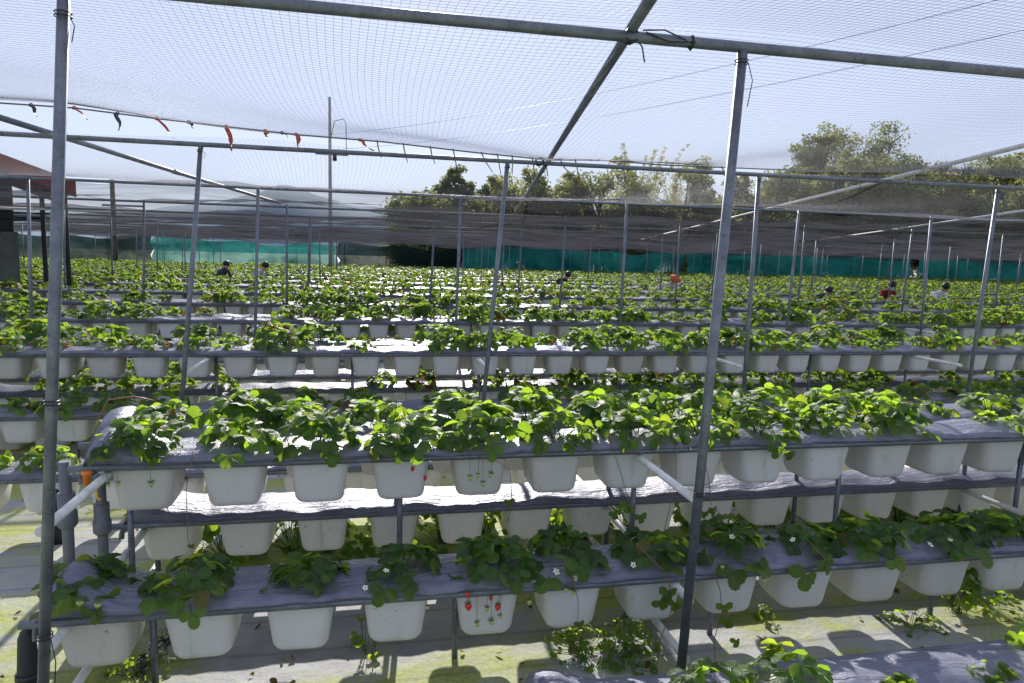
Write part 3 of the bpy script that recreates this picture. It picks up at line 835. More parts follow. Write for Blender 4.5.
pipe_riser(-1.315, 3.33, .80, .024, 'left grey plastic water pipe with coupling at the nearest rack end')
pipe_riser(-1.185, 3.36, .72, .022, 'right grey plastic water pipe with coupling, left of the first upper pot')
e = empty('valve', (-1.165, 3.16, .775))
tubeobj('cap', [(0, 0, -.03), (0, 0, .012), (0, 0, .018), (0, 0, .03)], [.017, .017, .024, .02], M['orange'], e, 10)
tubeobj('handle', [(.03, 0, -.02), (.034, 0, -.09), (.05, 0, -.10)], .006, M['yellow'], e, 6)
tag(e, 'small orange valve with yellow handle at the upper row end', 'valve')
tag(tubeobj('drip_hose', [(-1.30, 3.9, .74), (-1.36, 3.86, .86), (-1.30, 3.84, .97), (-1.18, 3.84, .985), (-1.08, 3.84, .96)], .004, M['hose']), 'orange brown drip hose arching over the back row end', 'hose')

# ------------------------------------------------------------------ posts, pipes, wires
GP = 'galvanised posts carrying the overhead pipes'
def post(x0, y0, x1, z1, r, label, y1=None):
    e = empty('support_post', (x0, y0, 0))
    d = Vector((x1-x0, (y1 or y0)-y0, z1))
    tubeobj('pole', [(0, 0, 0), tuple(d)], r, M['steel'], e, 12)
    return tag(e, label, 'post', GP), d
e, d = post(-1.125, 2.545, -.905, 2.95, .0185, 'thick grey post at the far left, nearest to the camera')
# wires bound round the posts
def tie(parent, z, d, r, drop=.08):
    c = d*(z/d.z); b = MB()
    for t in range(2):
        b.tube([c + Vector(((r+.006)*cos(a), (r+.006)*sin(a), .012*t)) for a in np.linspace(0, 2*pi, 12)], .0025, 4)
    b.tube([c + Vector((r+.004, -.01, 0)), c + Vector((r+.02, -.02, -drop*.4)), c + Vector((r+.008, -.015, -drop))], .002, 4)
    b.build('tie_wire', M['black'], parent)
tie(e, 2.46, d, .0185); tie(e, 1.22, d, .0185, .02); tie(e, .40, d, .0185, .2)
e, d = post(1.287, 2.55, 1.392, 2.55, .0195, 'grey post right of centre, nearest row, its foot at the bottom edge')
tie(e, 2.50, d, .0195, .16); tie(e, .80, d, .0195, .02)
e, d = post(3.72, 2.55, 3.80, 2.55, .0195, 'grey post of the nearest row just beyond the right edge'); 
SEC = [(-1.50, -1.255, 'leftmost'), (.93, 1.13, 'second from the left'), (3.42, 3.43, 'third from the left'), (5.86, 5.985, 'rightmost')]
for x0, x1, nm in SEC:
    e, d = post(x0, 5.85, x1, 2.53, .019, f'slim grey post in the second post row behind the nearest rack, {nm}')
    tie(e, 2.48, d, .019, .05)
pr = random.Random(21)
for k in range(2, 14):
    Y = 2.55 + 3.3*k
    a, b_ = xrange_at(Y, m=.3)
    sp = 2.42 if k < 4 else (4.84 if k < 8 else 7.26)
    i0 = math.ceil((a + 1.4)/sp); i = i0; cnt = 0
    while -1.4 + i*sp < b_:
        x = -1.4 + i*sp + pr.uniform(-.15, .15)
        if k > 1 and (x > a + .02*Y):
            cnt += 1
            post(x, Y + pr.uniform(-.1, .1), x + pr.uniform(-.02, .12), 2.5, .019, f'slim grey post in the {ordinal(k+1)} post row back, {ordinal(cnt)} from the left')
        i += 1
GPI = 'pipes laid across the post tops'
for k in range(0, 14):
    Y = 2.55 + 3.3*k; a, b_ = xrange_at(Y, m=2.5)
    a = max(a, -30); z = {0: 2.56, 1: 2.535, 2: 2.495}.get(k, 2.47)
    lab = ['uppermost overhead pipe, nearest the camera, ending on the right post line', 'second overhead pipe back, below the ribbon rope', 'third overhead pipe back, at the near edge of the dark shade cloth'][k] if k < 3 else f'overhead pipe under the shade cloth, {ordinal(k+1)} back from the camera'
    pts = [(a, Y, z), ((a+b_)/2, Y, z-.004), (b_, Y, z)]
    if k == 0: pts = [(a - 1.5, Y, z), (b_, Y, z)]
    tag(tubeobj('overhead_pipe', pts, .0205 if k == 0 else .0185, M['steel'], None, 10), lab, 'overhead pipe', GPI)
GD = 'pipes laid crosswise over the roof frame'
def dpipe(p, q, r, mat, label):
    e = empty('roof_pipe', p); d = Vector(q) - Vector(p)
    tubeobj('pipe', [(0, 0, 0), tuple(d*.5 + Vector((0, 0, -.01))), tuple(d)], r, M[mat], e, 10)
    # sleeve joining two lengths
    c = d*.46 + Vector((0, 0, -.0095)); u = d.normalized()*.09
    tubeobj('sleeve', [tuple(c-u), tuple(c+u)], r*1.22, M[mat], e, 10)
    tag(e, label, 'roof pipe', GD)
dpipe((.79, 1.6, 2.60), (3.05, 15.3, 2.53), .021, 'steel', 'dark pipe crossing from the top edge down to the centre of the picture')
dpipe((-2.50, 4.6, 2.58), (-1.46, 12.5, 2.53), .021, 'steel', 'pipe sloping down from the left edge under the ribbon rope')
dpipe((4.1, 3.4, 2.57), (10.4, 26.0, 2.52), .017, 'white_pipe', 'upper pale pipe sloping down from the right edge')
dpipe((8.3, 7.1, 2.55), (13.9, 19.8, 2.52), .017, 'white_pipe', 'lower pale pipe sloping down from the right edge')
# black twine knots where roof pipe and overhead pipes meet
def knot(p, label, s=1):
    b = MB(); r_ = random.Random(int(p[0]*100)+9)
    for i in range(3):
        b.tube([Vector(p) + Vector((.034*cos(t), .02*(i-1), .034*sin(t)-.01))*s for t in np.linspace(0, 2*pi, 10)], .0045*s, 5)
    b.tube([Vector(p) + Vector((.03, 0, -.02))*s, Vector(p) + Vector((.06, -.01, -.06))*s, Vector(p) + Vector((.075, -.01, -.13))*s], .004*s, 5)
    b.tube([Vector(p) + Vector((-.03, 0, -.0))*s, Vector(p) + Vector((-.05, -.01, -.05))*s], .003*s, 5)
    tag(b.build('twine_knot', M['black']), label, 'knot', 'twine knots on the pipes')
knot((1.40, 5.84, 2.55), 'black twine knot where the dark crossing pipe meets the second overhead pipe', 1.0)
knot((.94, 2.55, 2.57), 'black twine knot on the uppermost pipe at the dark crossing pipe', .75)
b = MB()
b.tube([(.98, 2.53, 2.58), (1.06, 2.52, 2.585), (1.15, 2.53, 2.56), (1.18, 2.55, 2.53)], .003, 5)
b.tube([(.99, 2.53, 2.575), (1.08, 2.52, 2.545), (1.19, 2.53, 2.555)], .003, 5)
for t in np.linspace(0, 2*pi, 8)[:-1]: pass
b.tube([(1.18, 2.55+.024*cos(t), 2.56+.024*sin(t)) for t in np.linspace(0, 2*pi, 12)], .004, 5)
tag(b.build('loose_wire', M['black']), 'loose dark wire looped on the uppermost pipe beside the crossing pipe', 'wire')

# rope with ribbons
def rp(px, py): return unY(px, py, 5.66)
ropepx = [(-60, 100), (0, 103), (75, 108), (160, 119), (230, 127), (300, 135), (385, 142), (470, 152), (548, 160), (600, 160), (664, 165), (760, 169), (860, 172), (1000, 177), (1090, 181)]
rope = [rp(*p) for p in ropepx]
tag(tubeobj('ribbon_rope', [tuple(p) for p in rope], .006, M['rope'], None, 6), 'dark rope along the net edge with ribbons tied to it', 'rope')
def rope_z(x):
    xs = [p[0] for p in rope]; zs = [p[2] for p in rope]; return float(np.interp(x, xs, zs))
def ribbon(px, py, length, lean, width, mat, label):
    x = float(rp(px, py)[0]); z = rope_z(x); rr = random.Random(px)
    b = MB(); n = 7; v = []; f = []
    for i in range(n+1):
        t = i/n; a = rr.uniform(-.3, .3) + t*2.2
        cx = x + lean*t + .012*sin(t*5+px); cz = z - length*(t - .12*t*t); w_ = width*(1 - .55*abs(t-.5))
        for s in (-1, 1): v.append((cx + s*w_*cos(a)*.5, 5.64 + s*w_*sin(a)*.5, cz))
        for s in (-1, 1): v.append((cx + s*w_*cos(a)*.5, 5.643 + s*w_*sin(a)*.5, cz))
    for i in range(n):
        q = i*4; f += [(q, q+1, q+5, q+4), (q+3, q+2, q+6, q+7), (q+1, q+3, q+7, q+5), (q+2, q, q+4, q+6)]
    b.add(v, f)
    b.tube([(x+.012*cos(t), 5.655+.012*sin(t)*.5, z+.012*sin(t)) for t in np.linspace(0, 2*pi, 9)], .004, 5)
    tag(b.build('ribbon', M[mat], None), label, 'ribbon', 'ribbons tied along the rope')
RB = [(32, .09, .05, .03, 'ribbon_dark', 'first'), (75, .09, .10, .03, 'ribbon_red', 'second'), (118, .14, .01, .035, 'ribbon_dark', 'third'), (157, .16, .13, .03, 'ribbon_red', 'fourth'), (189, .05, .04, .03, 'ribbon_dark', 'fifth'),
      (226, .20, .05, .045, 'ribbon_red', 'sixth'), (265, .05, .02, .045, 'ribbon_red', 'seventh'), (282, .04, .05, .03, 'ribbon_dark', 'eighth'), (296, .13, .03, .045, 'ribbon_red', 'ninth'), (360, .09, .10, .04, 'ribbon_red', 'tenth')]
for px, ln, lean, wd, mt, nm in RB:
    ribbon(px, 120, ln, lean, wd, mt, f'{"rust red" if mt == "ribbon_red" else "dark"} ribbon tied to the rope, {nm} from the left')
for i, px in enumerate([377, 403, 430, 453, 481, 497, 512, 532, 560, 575, 700, 722, 780, 860, 905]):
    x = float(rp(px, 150)[0]); z = rope_z(x); rr = random.Random(px)
    b = MB(); lx = rr.uniform(.0, .14)
    b.tube([(x, 5.65, z+.008), (x+lx*.3, 5.63, z-.06), (x+lx, 5.64, z-.12-rr.uniform(0, .06))], [.006, .005, .003], 5)
    tag(b.build('twine_end', M['rope']), f'dark twine end hanging from the rope right of the ribbons, {ordinal(i+1)} from the left', 'twine', 'twine ends hanging from the rope')

# ------------------------------------------------------------------ overhead bird net (real threads)
def net_z(x, y):
    yr = 5.66
    t = np.clip((y - 2.55)/(yr - 2.55), -1, 1)
    zr = np.interp(x, [p[0] for p in rope], [p[2] for p in rope])
    base = 2.61*(1-np.clip(t, 0, 1)) + zr*np.clip(t, 0, 1)
    sag = -.10*np.sin(pi*np.clip(t, 0, 1))*(1 + .35*np.sin(x*1.1)) - .05*np.sin(pi*np.clip((2.55-y)/2.5, 0, 1))
    return base + sag + .012*np.sin(x*2.6 + y*1.3) + .008*np.sin(y*4.1 - x*1.7)
def net_warp(x, y):
    return x + .05*np.sin(y*1.4 + x*.35) + .03*np.sin(x*.8), y + .045*np.sin(x*.9 + .4) + .03*np.sin(x*2.1 + y)
cell = .031; YN0, YN1 = .9, 5.64; XN0, XN1 = -4.0, 8.2
def strands(fixed, lo, hi, n, along_x, r):
    t = np.linspace(lo, hi, n); A, Tt = np.meshgrid(fixed, t, indexing='ij')
    X, Yy = (Tt, A) if along_x else (A, Tt)
    Xw, Yw = net_warp(X, Yy); Yw = np.minimum(Yw, 5.66) if hi <= 5.7 or (along_x and fixed[-1] <= 5.7) else Yw; Z = net_z(Xw, Yw)
    P = np.stack([Xw, Yw, Z], -1)
    offs = np.array([[0, 0, r], [0, .87*r, -.5*r], [0, -.87*r, -.5*r]]) if along_x else np.array([[0, 0, r], [.87*r, 0, -.5*r], [-.87*r, 0, -.5*r]])
    V = (P[:, :, None, :] + offs).reshape(-1, 3)
    m = len(fixed); I = (np.arange(m)[:, None]*n + np.arange(n-1)[None])*3
    T = []
    for k in range(3):
        k2 = (k+1) % 3
        a, b_, c, d_ = I+k, I+k2, I+3+k2, I+3+k
        T += [np.stack([a, b_, c], -1).reshape(-1, 3), np.stack([a, c, d_], -1).reshape(-1, 3)]
    return V, np.concatenate(T)
V1, T1 = strands(np.arange(XN0, XN1, cell), YN0, YN1, 46, False, .00055)
V2, T2 = strands(np.arange(YN0, YN1, cell), XN0, XN1, 110, True, .0005)
o = put('bird_net', npmesh('bird_net', np.concatenate([V1, V2]), np.concatenate([T1, T2 + len(V1)]), None, False, M['net_thread']))
tag(o, 'fine bird net stretched over the nearest roof bays, sky seen through it', 'net')

def net_z(x, y):
    t = (y - 5.7)/3.4
    return 2.56 - .05*t - .12*np.sin(pi*np.clip(t, 0, 1))*(1 + .4*np.sin(x*.8 + 1)) + .015*np.sin(x*2.2 + y*1.7)
V1, T1 = strands(np.arange(-6.0, 11.5, .036), 5.75, 9.12, 30, False, .00055)
V2, T2 = strands(np.arange(5.75, 9.12, .036), -6.0, 11.5, 120, True, .0005)
o = put('bird_net', npmesh('bird_net', np.concatenate([V1, V2]), np.concatenate([T1, T2 + len(V1)]), None, False, M['net_pale']))
tag(o, 'second bay of faint bird net between the ribbon rope and the shade cloth', 'net')

# ------------------------------------------------------------------ shade cloth over the far racks
def cloth(x0, x1, y0, y1, zf, nx, ny, name, mat, label, cat_):
    xs = np.linspace(x0, x1, nx+1); ys = np.linspace(y0, y1, ny+1)
    X, Yy = np.meshgrid(xs, ys, indexing='ij'); Z = zf(X, Yy)
    V = np.stack([X, Yy, Z], -1).reshape(-1, 3)
    i = (np.arange(nx)[:, None]*(ny+1) + np.arange(ny)[None]).ravel()
    T = np.concatenate([np.stack([i, i+ny+1, i+ny+2], 1), np.stack([i, i+ny+2, i+1], 1)])
    return tag(put(name, npmesh(name, V, T, None, True, M[mat])), label, cat_)
def shade_z(X, Y):
    t = (Y - 9.15)/3.3
    bay = np.abs(np.sin(pi*t))
    return 2.53 - (.15 + .010*np.clip(t, 0, 8))*bay**.8*(1 + .55*np.sin(X*.45 + np.floor(t)*2.3) + .3*np.sin(X*1.05 + np.floor(t)*5.1)) - .035*np.sin(X*1.9 + Y*2.2) + .02*np.sin(X*3.1 + Y*5) + .012*np.sin(X*7.3 - Y*4)
cloth(-16, 56, 9.22, 45.4, shade_z, 240, 240, 'shade_cloth', 'shade', 'wide dark grey shade cloth sagging between the pipes over the far racks', 'shade cloth')
# a gathered roll of cloth along the third pipe
pts = [(x, 9.18 + .02*sin(x*1.3), 2.44 + .02*sin(x*.9)) for x in np.linspace(-5, 11, 60)]
# ------------------------------------------------------------------ far windbreak
def wind_z(n):
    pass
def curtain(x0, x1, y, h, mat, label, seed):
    r_ = np.random.RandomState(seed); nx = int((x1-x0)*3); xs = np.linspace(x0, x1, nx+1); zs = np.linspace(.02, 1, 7)
    top = h + .18*np.sin(xs*.45 + seed) + .10*np.sin(xs*1.7 + seed*2)
    V = np.zeros((nx+1, 7, 3)); V[:, :, 0] = xs[:, None] + .08*r_.normal(size=(nx+1, 7)); V[:, :, 1] = y + .16*np.sin(xs*2.3 + seed)[:, None] + .06*r_.normal(size=(nx+1, 7)); V[:, :, 2] = top[:, None]*zs
    i = (np.arange(nx)[:, None]*7 + np.arange(6)[None]).ravel()
    T = np.concatenate([np.stack([i, i+7, i+8], 1), np.stack([i, i+8, i+1], 1)])
    e = empty('windbreak', (x0, y, 0))
    o = put('netting', npmesh('netting', V.reshape(-1, 3) - np.array([x0, y, 0]), T, None, True, M[mat]), None, e)
    x = 0.4; 
    while x < x1-x0: 
        tubeobj('stake', [(x, .25, 0), (x, .25, h+.2)], .025, M['steel'], e, 5); x += 2.6
    tag(e, label, 'windbreak', 'windbreak nets along the far edge')
curtain(-12.6, -2.0, 45.6, 2.25, 'teal', 'bright turquoise windbreak net at the far left end of the field', 1)
curtain(-1.9, 5.8, 45.9, 2.1, 'darknet', 'dark gap of netting between the turquoise nets, left of centre', 2)
curtain(6.0, 21.5, 45.6, 2.3, 'teal', 'turquoise windbreak net at the far edge, centre', 3)
curtain(21.7, 40.0, 45.7, 2.45, 'teal', 'turquoise windbreak net at the far edge, right of centre', 4)
curtain(40.2, 66.0, 45.6, 2.6, 'teal', 'turquoise windbreak net at the far right end', 5)
curtain(-26.0, -12.8, 45.8, 2.4, 'darknet', 'dark net closing the far left corner behind the shed', 6)

# ------------------------------------------------------------------ trees beyond the field
def tree(x, y, h, cr, kind, label, seed, cat_='tree', low=.25, dens=1.0):
    r_ = np.random.RandomState(seed); e = empty('leafy_tree' if kind != 'bamboo' else 'bamboo_clump', (x, y, 0))
    b = MB(); L = ACC(); mat = 'tree_leaf' if kind != 'bamboo' else 'bamboo_leaf'
    cl = []
    if kind == 'bamboo':
        for i in range(15):
            a = r_.uniform(0, 2*pi); lean = r_.uniform(.05, .34)*h; hh = h*r_.uniform(.65, 1.0)
            ex = cos(a)*lean; ey = sin(a)*lean*.6; bx = r_.uniform(-.35, .35)*cr; by = r_.uniform(-.35, .35)*cr
            pts = [(bx + ex*t*t, by + ey*t*t, hh*t - .10*hh*t**4) for t in np.linspace(0, 1, 7)]
            b.tube(pts, [.05*(1-.85*t) for t in np.linspace(0, 1, 7)], 5)
            for t in np.linspace(.2, 1, 20):
                p = np.array([bx + ex*t*t, by + ey*t*t, hh*t - .10*hh*t**4]); cl.append((p + r_.normal(size=3)*.16*cr*(1.1-t), .34*cr*(1.15 - t)+.10, int((14 + 60*(1.02-t))*dens)))
    else:
        b.tube([(0, 0, 0), (.1, 0, h*.25), (-.05, .1, h*.5), (.1, 0, h*.8)], [.03*h, .024*h, .016*h, .005*h], 8)
        nl = int(14 + cr*4.0)
        for i in range(nl):
            a = r_.uniform(0, 2*pi); u = low + (1-low)*(1 - (1-r_.uniform())**.75); tt = (u-low)/(1-low); prof = max(.25, sin(pi*min(1, .12 + .83*tt)))**.6
            rr = cr*prof*r_.uniform(.35, 1.0)
            p = np.array([cos(a)*rr, sin(a)*rr, h*min(.93, u*r_.uniform(.9, .98))])
            s0 = (0, 0, h*max(.15, u-.3)); b.tube([s0, tuple(p*.55 + np.array([0, 0, h*max(.15, u-.3)])*.45), tuple(p)], [.010*h, .006*h, .002*h], 5)
            cl.append((p, cr*r_.uniform(.26, .42), int(420*dens)))
            for j in range(3): cl.append((np.minimum(p + np.clip(r_.normal(size=3), -1.3, 1.3)*cr*.2, [1e3, 1e3, h*.97]), cr*r_.uniform(.12, .24), int(130*dens)))
    Vs, Cs = [], []
    for (p, rad_, n) in cl:
        c0 = r_.uniform(.0, .75)
        d = r_.normal(size=(n, 3)); d /= np.linalg.norm(d, axis=1)[:, None]; q = p + d*(rad_*r_.uniform(.35, 1.1, size=(n, 1)))*np.array([1, 1, .75])
        s = r_.uniform(.07, .17, size=(n, 1)) * (1.0 if kind != 'bamboo' else .85)
        u = r_.normal(size=(n, 3)); u /= np.linalg.norm(u, axis=1)[:, None]; v = np.cross(u, r_.normal(size=(n, 3))); v /= np.linalg.norm(v, axis=1)[:, None]
        asp = .55 if kind != 'bamboo' else .28
        quad = np.stack([q - u*s, q + v*s*asp, q + u*s, q - v*s*asp], 1)
        Vs.append(quad.reshape(-1, 3)); Cs.append(np.repeat(np.clip(c0 + r_.uniform(-.15, .2, n), 0, .88), 4))
    V = np.concatenate(Vs); n = len(V)//4; i = np.arange(n)*4
    T = np.concatenate([np.stack([i, i+1, i+2], 1), np.stack([i, i+2, i+3], 1)])
    b.build('trunk' if kind != 'bamboo' else 'culms', M['bark'], e); put('crown', npmesh('crown', V, T, np.concatenate(Cs), False, M[mat]), None, e)
    tag(e, label, cat_, 'trees beyond the windbreak')
def tx(px, Y): return float(unY(px, 260, Y)[0])
TR = [(855, 58, 14.6, 4.9, 'broad', 'tallest rounded tree, right of the right-hand post'), (812, 57, 13.2, 3.6, 'broad', 'rounded tree leaning against the tallest tree on its left'),
      (905, 60, 12.2, 4.0, 'broad', 'dark tree just right of the tallest rounded tree'), (945, 57, 12.9, 2.8, 'bamboo', 'feathery spiky clump at the right, pointing up left'),
      (880, 59, 12.4, 3.6, 'broad', 'tree filling the gap right behind the tallest rounded tree'), (965, 59, 11.8, 3.8, 'broad', 'tree between the feathery clump and the right-edge tree'), (985, 58, 12.6, 4.0, 'broad', 'dark leafy tree near the right edge'), (1015, 56, 13.0, 3.0, 'bamboo', 'feathery clump at the right picture edge'), (1060, 58, 13.5, 4.5, 'broad', 'dark tree cut by the right picture edge'),
      (1120, 58, 13.5, 4.5, 'broad', 'dark tree beyond the right picture edge'),
      (458, 54, 8.4, 2.1, 'broad', 'small round dark tree left of centre'), (425, 56, 6.2, 2.6, 'broad', 'low pale bush at the left end of the tree line'), (500, 56, 8.2, 2.4, 'broad', 'low tree right of the small round dark tree'),
      (540, 55, 8.6, 2.3, 'bamboo', 'pale bamboo clump behind the crossing pipe'), (585, 55, 9.6, 2.4, 'bamboo', 'bamboo clump right of the crossing pipe'), (742, 54, 9.4, 2.6, 'broad', 'round tree showing just right of the right-hand post'), (772, 55, 9.8, 2.6, 'broad', 'tree between the right-hand post and the tallest trees'), (948, 60, 13.0, 3.4, 'broad', 'tall tree right of the tallest pair'), (1003, 60, 13.4, 3.4, 'broad', 'tall tree close to the right picture edge'),
      (622, 56, 10.6, 2.2, 'bamboo', 'bamboo clump with a leaning tip, left of the tall wispy one'),
      (640, 54, 12.2, 1.7, 'bamboo', 'tall wispy bamboo left of the right-hand post'), (668, 56, 10.9, 2.2, 'bamboo', 'dense bamboo clump right of the tall wispy one'), (700, 55, 9.2, 2.6, 'bamboo', 'low yellowish bamboo clump just left of the right-hand post'),
      (735, 55, 9.3, 2.5, 'bamboo', 'yellowish bamboo behind the right-hand post'), (765, 56, 9.6, 2.5, 'bamboo', 'yellowish bamboo right of the right-hand post')]
for i, (px, Y, h, cr, kd, lab) in enumerate(TR):
    tree(tx(px, Y), Y, h, cr, kd, lab, 200 + i, 'tree' if kd != 'bamboo' else 'bamboo')
# hedge in front of the trees
for i, px in enumerate(range(425, 1130, 21)):
    hh = (8.7 if px > 520 else 7.6 if px > 470 else 6.0) + .9*sin(i*1.7) + (1.6 if px > 780 else 0)
    tree(tx(px, 51), 50 + (i % 4)*.9, hh - (.9 if i % 2 else 0), 3.0, 'broad' if (i % 2 == 0 or px > 790) else 'bamboo', f'shrub in the hedge behind the windbreak, {ordinal(i+1)} from the left', 400 + i, 'shrub', .1, .62)

# hills
def ridge(y, pts, col, name):
    xs = [p[0] for p in pts]; V = []; f = []
    fine = np.linspace(xs[0], xs[-1], 160); z = np.interp(fine, xs, [p[1] for p in pts]); rr = np.random.RandomState(5)
    z = z + np.convolve(rr.normal(0, 1, 160), np.ones(5)/5, 'same')*z.mean()*.05
    b = MB(); n = len(fine); prof = [(-60, 0), (-25, .6), (0, 1), (40, .7), (120, 0)]
    v = [(fine[i], y + dy, z[i]*k - .5) for (dy, k) in prof for i in range(n)]
    for j in range(len(prof)-1):
        for i in range(n-1): f.append((j*n+i, j*n+i+1, (j+1)*n+i+1, (j+1)*n+i))
    b.add(v, f); tag(b.build(name, M['hill']), kind='structure')
ridge(420, [(-400, 4), (-290, 14), (-215, 24), (-185, 21), (-130, 20), (-85, 27), (-60, 34), (-47, 40.5), (-34, 35), (-10, 29), (40, 26), (120, 33), (220, 28), (420, 8)], 'hill', 'hills')

# utility poles and cables
e = empty('utility_pole', (-2.06, 40, 0))
tubeobj('pole', [(0, 0, 0), (0, 0, 9.95)], [.12, .075], M['concrete'], e, 10)
tubeobj('lamp_arm', [(0, 0, 7.6), (.25, -.05, 8.7), (.75, -.05, 8.85), (.85, -.05, 8.6), (.86, -.05, 7.0)], .022, M['steel'], e, 6)
b = MB(); b.box((-.75, -.08, 6.9), (.95, .0, 7.0)); b.build('crossarm', M['steel'], e, False)
for x in (-.7, .15, .9): tubeobj('insulator', [(x, -.04, 7.0), (x, -.04, 7.06), (x, -.04, 7.2)], [.03, .06, .03], M['black'], e, 8)
b = MB(); b.tube([(.25, -.05, 6.6), (.25, -.05, 6.62), (.25, -.05, 6.95)], [.05, .12, .10], 8); b.build('transformer', M['black'], e)
tag(e, 'tall concrete utility pole with a curved lamp arm, left of centre', 'utility pole')
e = empty('utility_pole', (-12.9, 40, 0))
tubeobj('pole', [(0, 0, 0), (0, 0, 5.1)], [.13, .115], M['bark'], e, 10); b = MB(); b.box((-.5, -.1, 3.75), (1.5, -.02, 3.85)); b.build('crossarm', M['steel'], e, False)
tag(e, 'short thick wooden pole at the far left under the ribbon rope', 'utility pole')
e = empty('utility_pole', (-16.2, 40, 0)); tubeobj('pole', [(0, 0, 0), (0, 0, 4.6)], .06, M['steel'], e, 8); tubeobj('cap', [(0, 0, 4.6), (0, 0, 4.66)], .08, M['steel'], e, 8)
tag(e, 'thin steel pole just right of the red-roofed shed', 'utility pole')
def cable(p, q, sag, label):
    pts = [tuple(Vector(p).lerp(Vector(q), t) - Vector((0, 0, sag*4*t*(1-t)))) for t in np.linspace(0, 1, 24)]
    tag(tubeobj('cable', pts, .007, M['black'], None, 4), label, 'cable', 'cables running from the utility pole')
q1 = unY(1060, -16, 14); q2 = unY(1060, 22, 14); q3 = unY(1060, 120, 14)
cable((-2.0, 40, 8.0), tuple(q1), .5, 'upper cable rising from the utility pole to the top right')
cable((-2.0, 40, 7.2), tuple(q2), .5, 'lower cable rising from the utility pole to the right edge')

# ------------------------------------------------------------------ shed on the left
e = empty('storage_shed', (-8.25, 18, 0))
b = MB(); b.add([(-6, -1.2, 6.05), (2.13, -1.2, 3.05), (2.13, 5.2, 3.05), (-6, 5.2, 6.05), (-6, -1.2, 5.93), (2.13, -1.2, 2.93), (2.13, 5.2, 2.93), (-6, 5.2, 5.93)],
                [(0, 1, 2, 3), (7, 6, 5, 4), (0, 4, 5, 1), (1, 5, 6, 2), (2, 6, 7, 3), (3, 7, 4, 0)]); b.build('roof', M['roof_red'], e, False)
b = MB()
for y in (-1.26,): b.add([(-6, y, 6.08), (2.16, y, 3.08), (2.16, y+.06, 3.08), (-6, y+.06, 6.08), (-6, y, 5.75), (2.16, y, 2.75), (2.16, y+.06, 2.75), (-6, y+.06, 5.75)],
      [(0, 1, 2, 3), (7, 6, 5, 4), (0, 4, 5, 1), (1, 5, 6, 2), (2, 6, 7, 3), (3, 7, 4, 0)])
b.build('fascia', M['roof_red'], e, False)
b = MB(); b.add([(-5, 0, 0), (.9, 0, 0), (.9, 0, 3.35), (-5, 0, 5.5), (-5, .2, 0), (.9, .2, 0), (.9, .2, 3.35), (-5, .2, 5.5)],
                [(0, 1, 2, 3), (7, 6, 5, 4), (0, 4, 5, 1), (1, 5, 6, 2), (2, 6, 7, 3), (3, 7, 4, 0)]); b.box((.7, .21, 0), (.9, 5, 3.3)); b.build('wall', M['shed_dark'], e, False)
b = MB(); b.box((-1.1, -.12, 0), (1.0, -.02, 2.0)); b.box((-1.1, -.14, 1.0), (1.0, -.121, 1.05)); b.build('panel', M['shed_wall'], e, False)
for x in (1.5, 1.95): tubeobj('column', [(x, -1.0, 0), (x, -1.0, 2.95)], .05, M['shed_dark'], e, 8)
b = MB(); b.add([(-5, -.4, 2.62), (2.0, -1.7, 2.50), (2.0, -1.7, 2.46), (-5, -.4, 2.58), (-5, -3.2, 2.42), (2.0, -3.2, 2.40), (2.0, -3.2, 2.36), (-5, -3.2, 2.38)], [(0, 1, 5, 4), (3, 7, 6, 2), (0, 3, 2, 1), (4, 5, 6, 7), (0, 4, 7, 3), (1, 2, 6, 5)])
b.build('awning', M['concrete'], e, False)
for c_ in e.children:
    for v_ in c_.data.vertices: v_.co.x -= .43*max(0, v_.co.y + 1.3)
tag(e, 'shed with a sloping dark red roof at the far left edge', 'shed')
tree(-8.0, 16.0, 2.9, .5, 'broad', 'dark leafy shrub in front of the red-roofed shed', 77, 'shrub', .5)

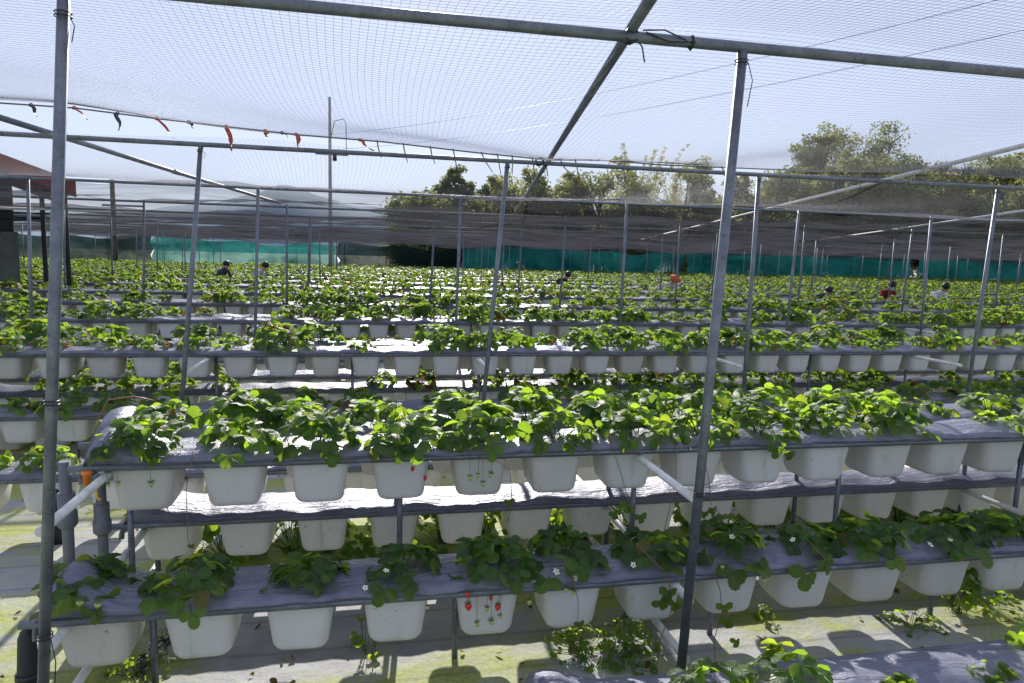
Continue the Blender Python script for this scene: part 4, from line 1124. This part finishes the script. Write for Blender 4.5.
# ------------------------------------------------------------------ people among the rows
def person(x, y, face, shirt, trousers, hat, label, bend=.9, hgt=1.62, extra=None):
    e = empty('person', (x, y, 0), face)
    k = hgt/1.7
    hip = Vector((0, 0, .88*k)); ch = hip + Vector((0, -sin(bend)*.42, cos(bend)*.42))*k; nk = hip + Vector((0, -sin(bend)*.54, cos(bend)*.54))*k
    hd = nk + Vector((0, -sin(bend*.7)*.16, cos(bend*.7)*.16))*k
    J = [hip, hip.lerp(ch, .5), ch, nk, hd]; rr = [.135, .125, .15, .06, .095]; E_ = [(0, 1), (1, 2), (2, 3), (3, 4)]
    def addc(root, pts, rs):
        prev = root
        for p, r_ in zip(pts, rs): J.append(p); rr.append(r_); E_.append((prev, len(J)-1)); prev = len(J)-1
    for s in (-1, 1):
        sh = ch + Vector((s*.17, 0, .02))*k
        el = sh + Vector((s*.06, -.10, -.24))*k; wr = el + Vector((-s*.05, -.22, -.06))*k; hn = wr + Vector((-s*.01, -.09, -.02))*k
        addc(2, [sh, el, wr, hn], [.065, .05, .034, .03])
        addc(0, [hip + Vector((s*.09, 0, -.06))*k, Vector((s*.10, -.05, .48))*k, Vector((s*.10, .02, .09))*k, Vector((s*.10, -.12, .035))*k], [.095, .068, .048, .04])
    me = bpy.data.meshes.new('body'); me.from_pydata([tuple(p) for p in J], E_, [])
    o = put('body', me, None, e)
    md = o.modifiers.new('skin', 'SKIN')
    for v, r_ in zip(me.skin_vertices[0].data, rr): v.radius = (r_*k, r_*k*.85)
    me.skin_vertices[0].data[0].use_root = True
    sb = o.modifiers.new('sub', 'SUBSURF'); sb.levels = 2; sb.render_levels = 2
    dg = bpy.context.evaluated_depsgraph_get(); dg.update()
    nm = bpy.data.meshes.new_from_object(o.evaluated_get(dg)); o.modifiers.clear(); o.data = nm
    ms = simple('shirt', shirt, .8, var=.1); mt = simple('trousers', trousers, .85, var=.1)
    nm.materials.clear()
    for m_ in (ms, mt, M['skin']): nm.materials.append(m_)
    for p in nm.polygons:
        c = p.center
        p.use_smooth = True
        if (c - nk).dot((hd-nk).normalized()) > .03 and (c-hd).length < .24: p.material_index = 2
        elif c.z < hip.z - .03 and abs(c.x) < .22*k and c.y > -.22 * k: p.material_index = 1
        else:
            p.material_index = 0
            for s in (-1, 1):
                if (c - J[-1]).length < 0: pass
    # hands
    for p in nm.polygons:
        for q in (J[8], J[16]):
            if (p.center - q).length < .085: p.material_index = 2
    u = (hd-nk).normalized(); fw = Vector((0, -cos(bend*.7), -sin(bend*.7)))
    b = MB(); 
    def ball(c, r_, cut=None, n=10, m=7, sq=(1, 1, 1)):
        pts = [c + u*(r_*cos(t))*sq[2] for t in np.linspace(0, pi, m)]
        b.tube([tuple(p) for p in pts], [max(.004, r_*sin(t)) for t in np.linspace(0, pi, m)], n)
    ball(hd + u*.035 - fw*.03, .112*k); hr = b.build('hair', M['hair'], e)
    if hat:
        b = MB(); c = hd + u*.10*k; b.tube([tuple(c - u*.03), tuple(c - u*.02), tuple(c - u*.018), tuple(c + u*.05), tuple(c + u*.075)], [.19*k, .19*k, .112*k, .10*k, .04], 14)
        b.build('hat', simple('hat', hat, .8, var=.1), e)
    b = MB(); b.tube([tuple(hd + fw*.085*k), tuple(hd + fw*.115*k - u*.02)], [.018, .008], 6); b.build('nose', M['skin'], e)
    for s in (-1, 1):
        b = MB(); p = hd + fw*.09*k + u*.03 + Vector((s*.035, 0, 0)); b.tube([tuple(p), tuple(p + fw*.012)], [.012, .006], 6); b.build('eye', M['hair'], e)
    if extra == 'mask':
        b = MB(); p = hd + fw*.085*k - u*.045; b.tube([tuple(p - fw*.03), tuple(p + fw*.02)], [.07, .045], 8); b.build('face_mask', simple('mask', (.35, .55, .65), .8), e)
    return tag(e, label, 'person', 'people picking between the racks')
person(-4.55, 22.9, rad(160), (.02, .025, .05), (.03, .03, .04), None, 'dark-haired person in a navy top bending over the far left rows', 1.0)
person(-3.66, 23.0, rad(80), (.55, .57, .62), (.05, .05, .07), None, 'dark-haired person in a pale top, right of the navy one', 1.0)
person(6.1, 22.9, rad(40), (.05, .035, .03), (.04, .04, .05), None, 'person in dark brown bending over the rows at the centre', 1.15)
person(8.75, 20.15, rad(20), (.60, .60, .62), (.03, .04, .09), (.75, .09, .03), 'person in a white top and an orange red hat', 1.15)
person(14.0, 17.1, rad(-10), (.22, .02, .025), (.03, .03, .05), None, 'person in a dark red jacket with a pale mask, right side', .98, 1.58, 'mask')
person(15.6, 17.15, rad(5), (.75, .76, .82), (.04, .04, .06), None, 'dark-haired person in a white top, rightmost', 1.02, 1.58)
person(11.7, 17.2, rad(60), (.05, .05, .06), (.03, .03, .04), None, 'person in black stooping low, left of the dark red jacket', 1.3, 1.55)
print('POTS', POT_COUNT, 'PLANTS', PLANT_COUNT, 'FAR', len(far), 'STUFFPOTS', nP)
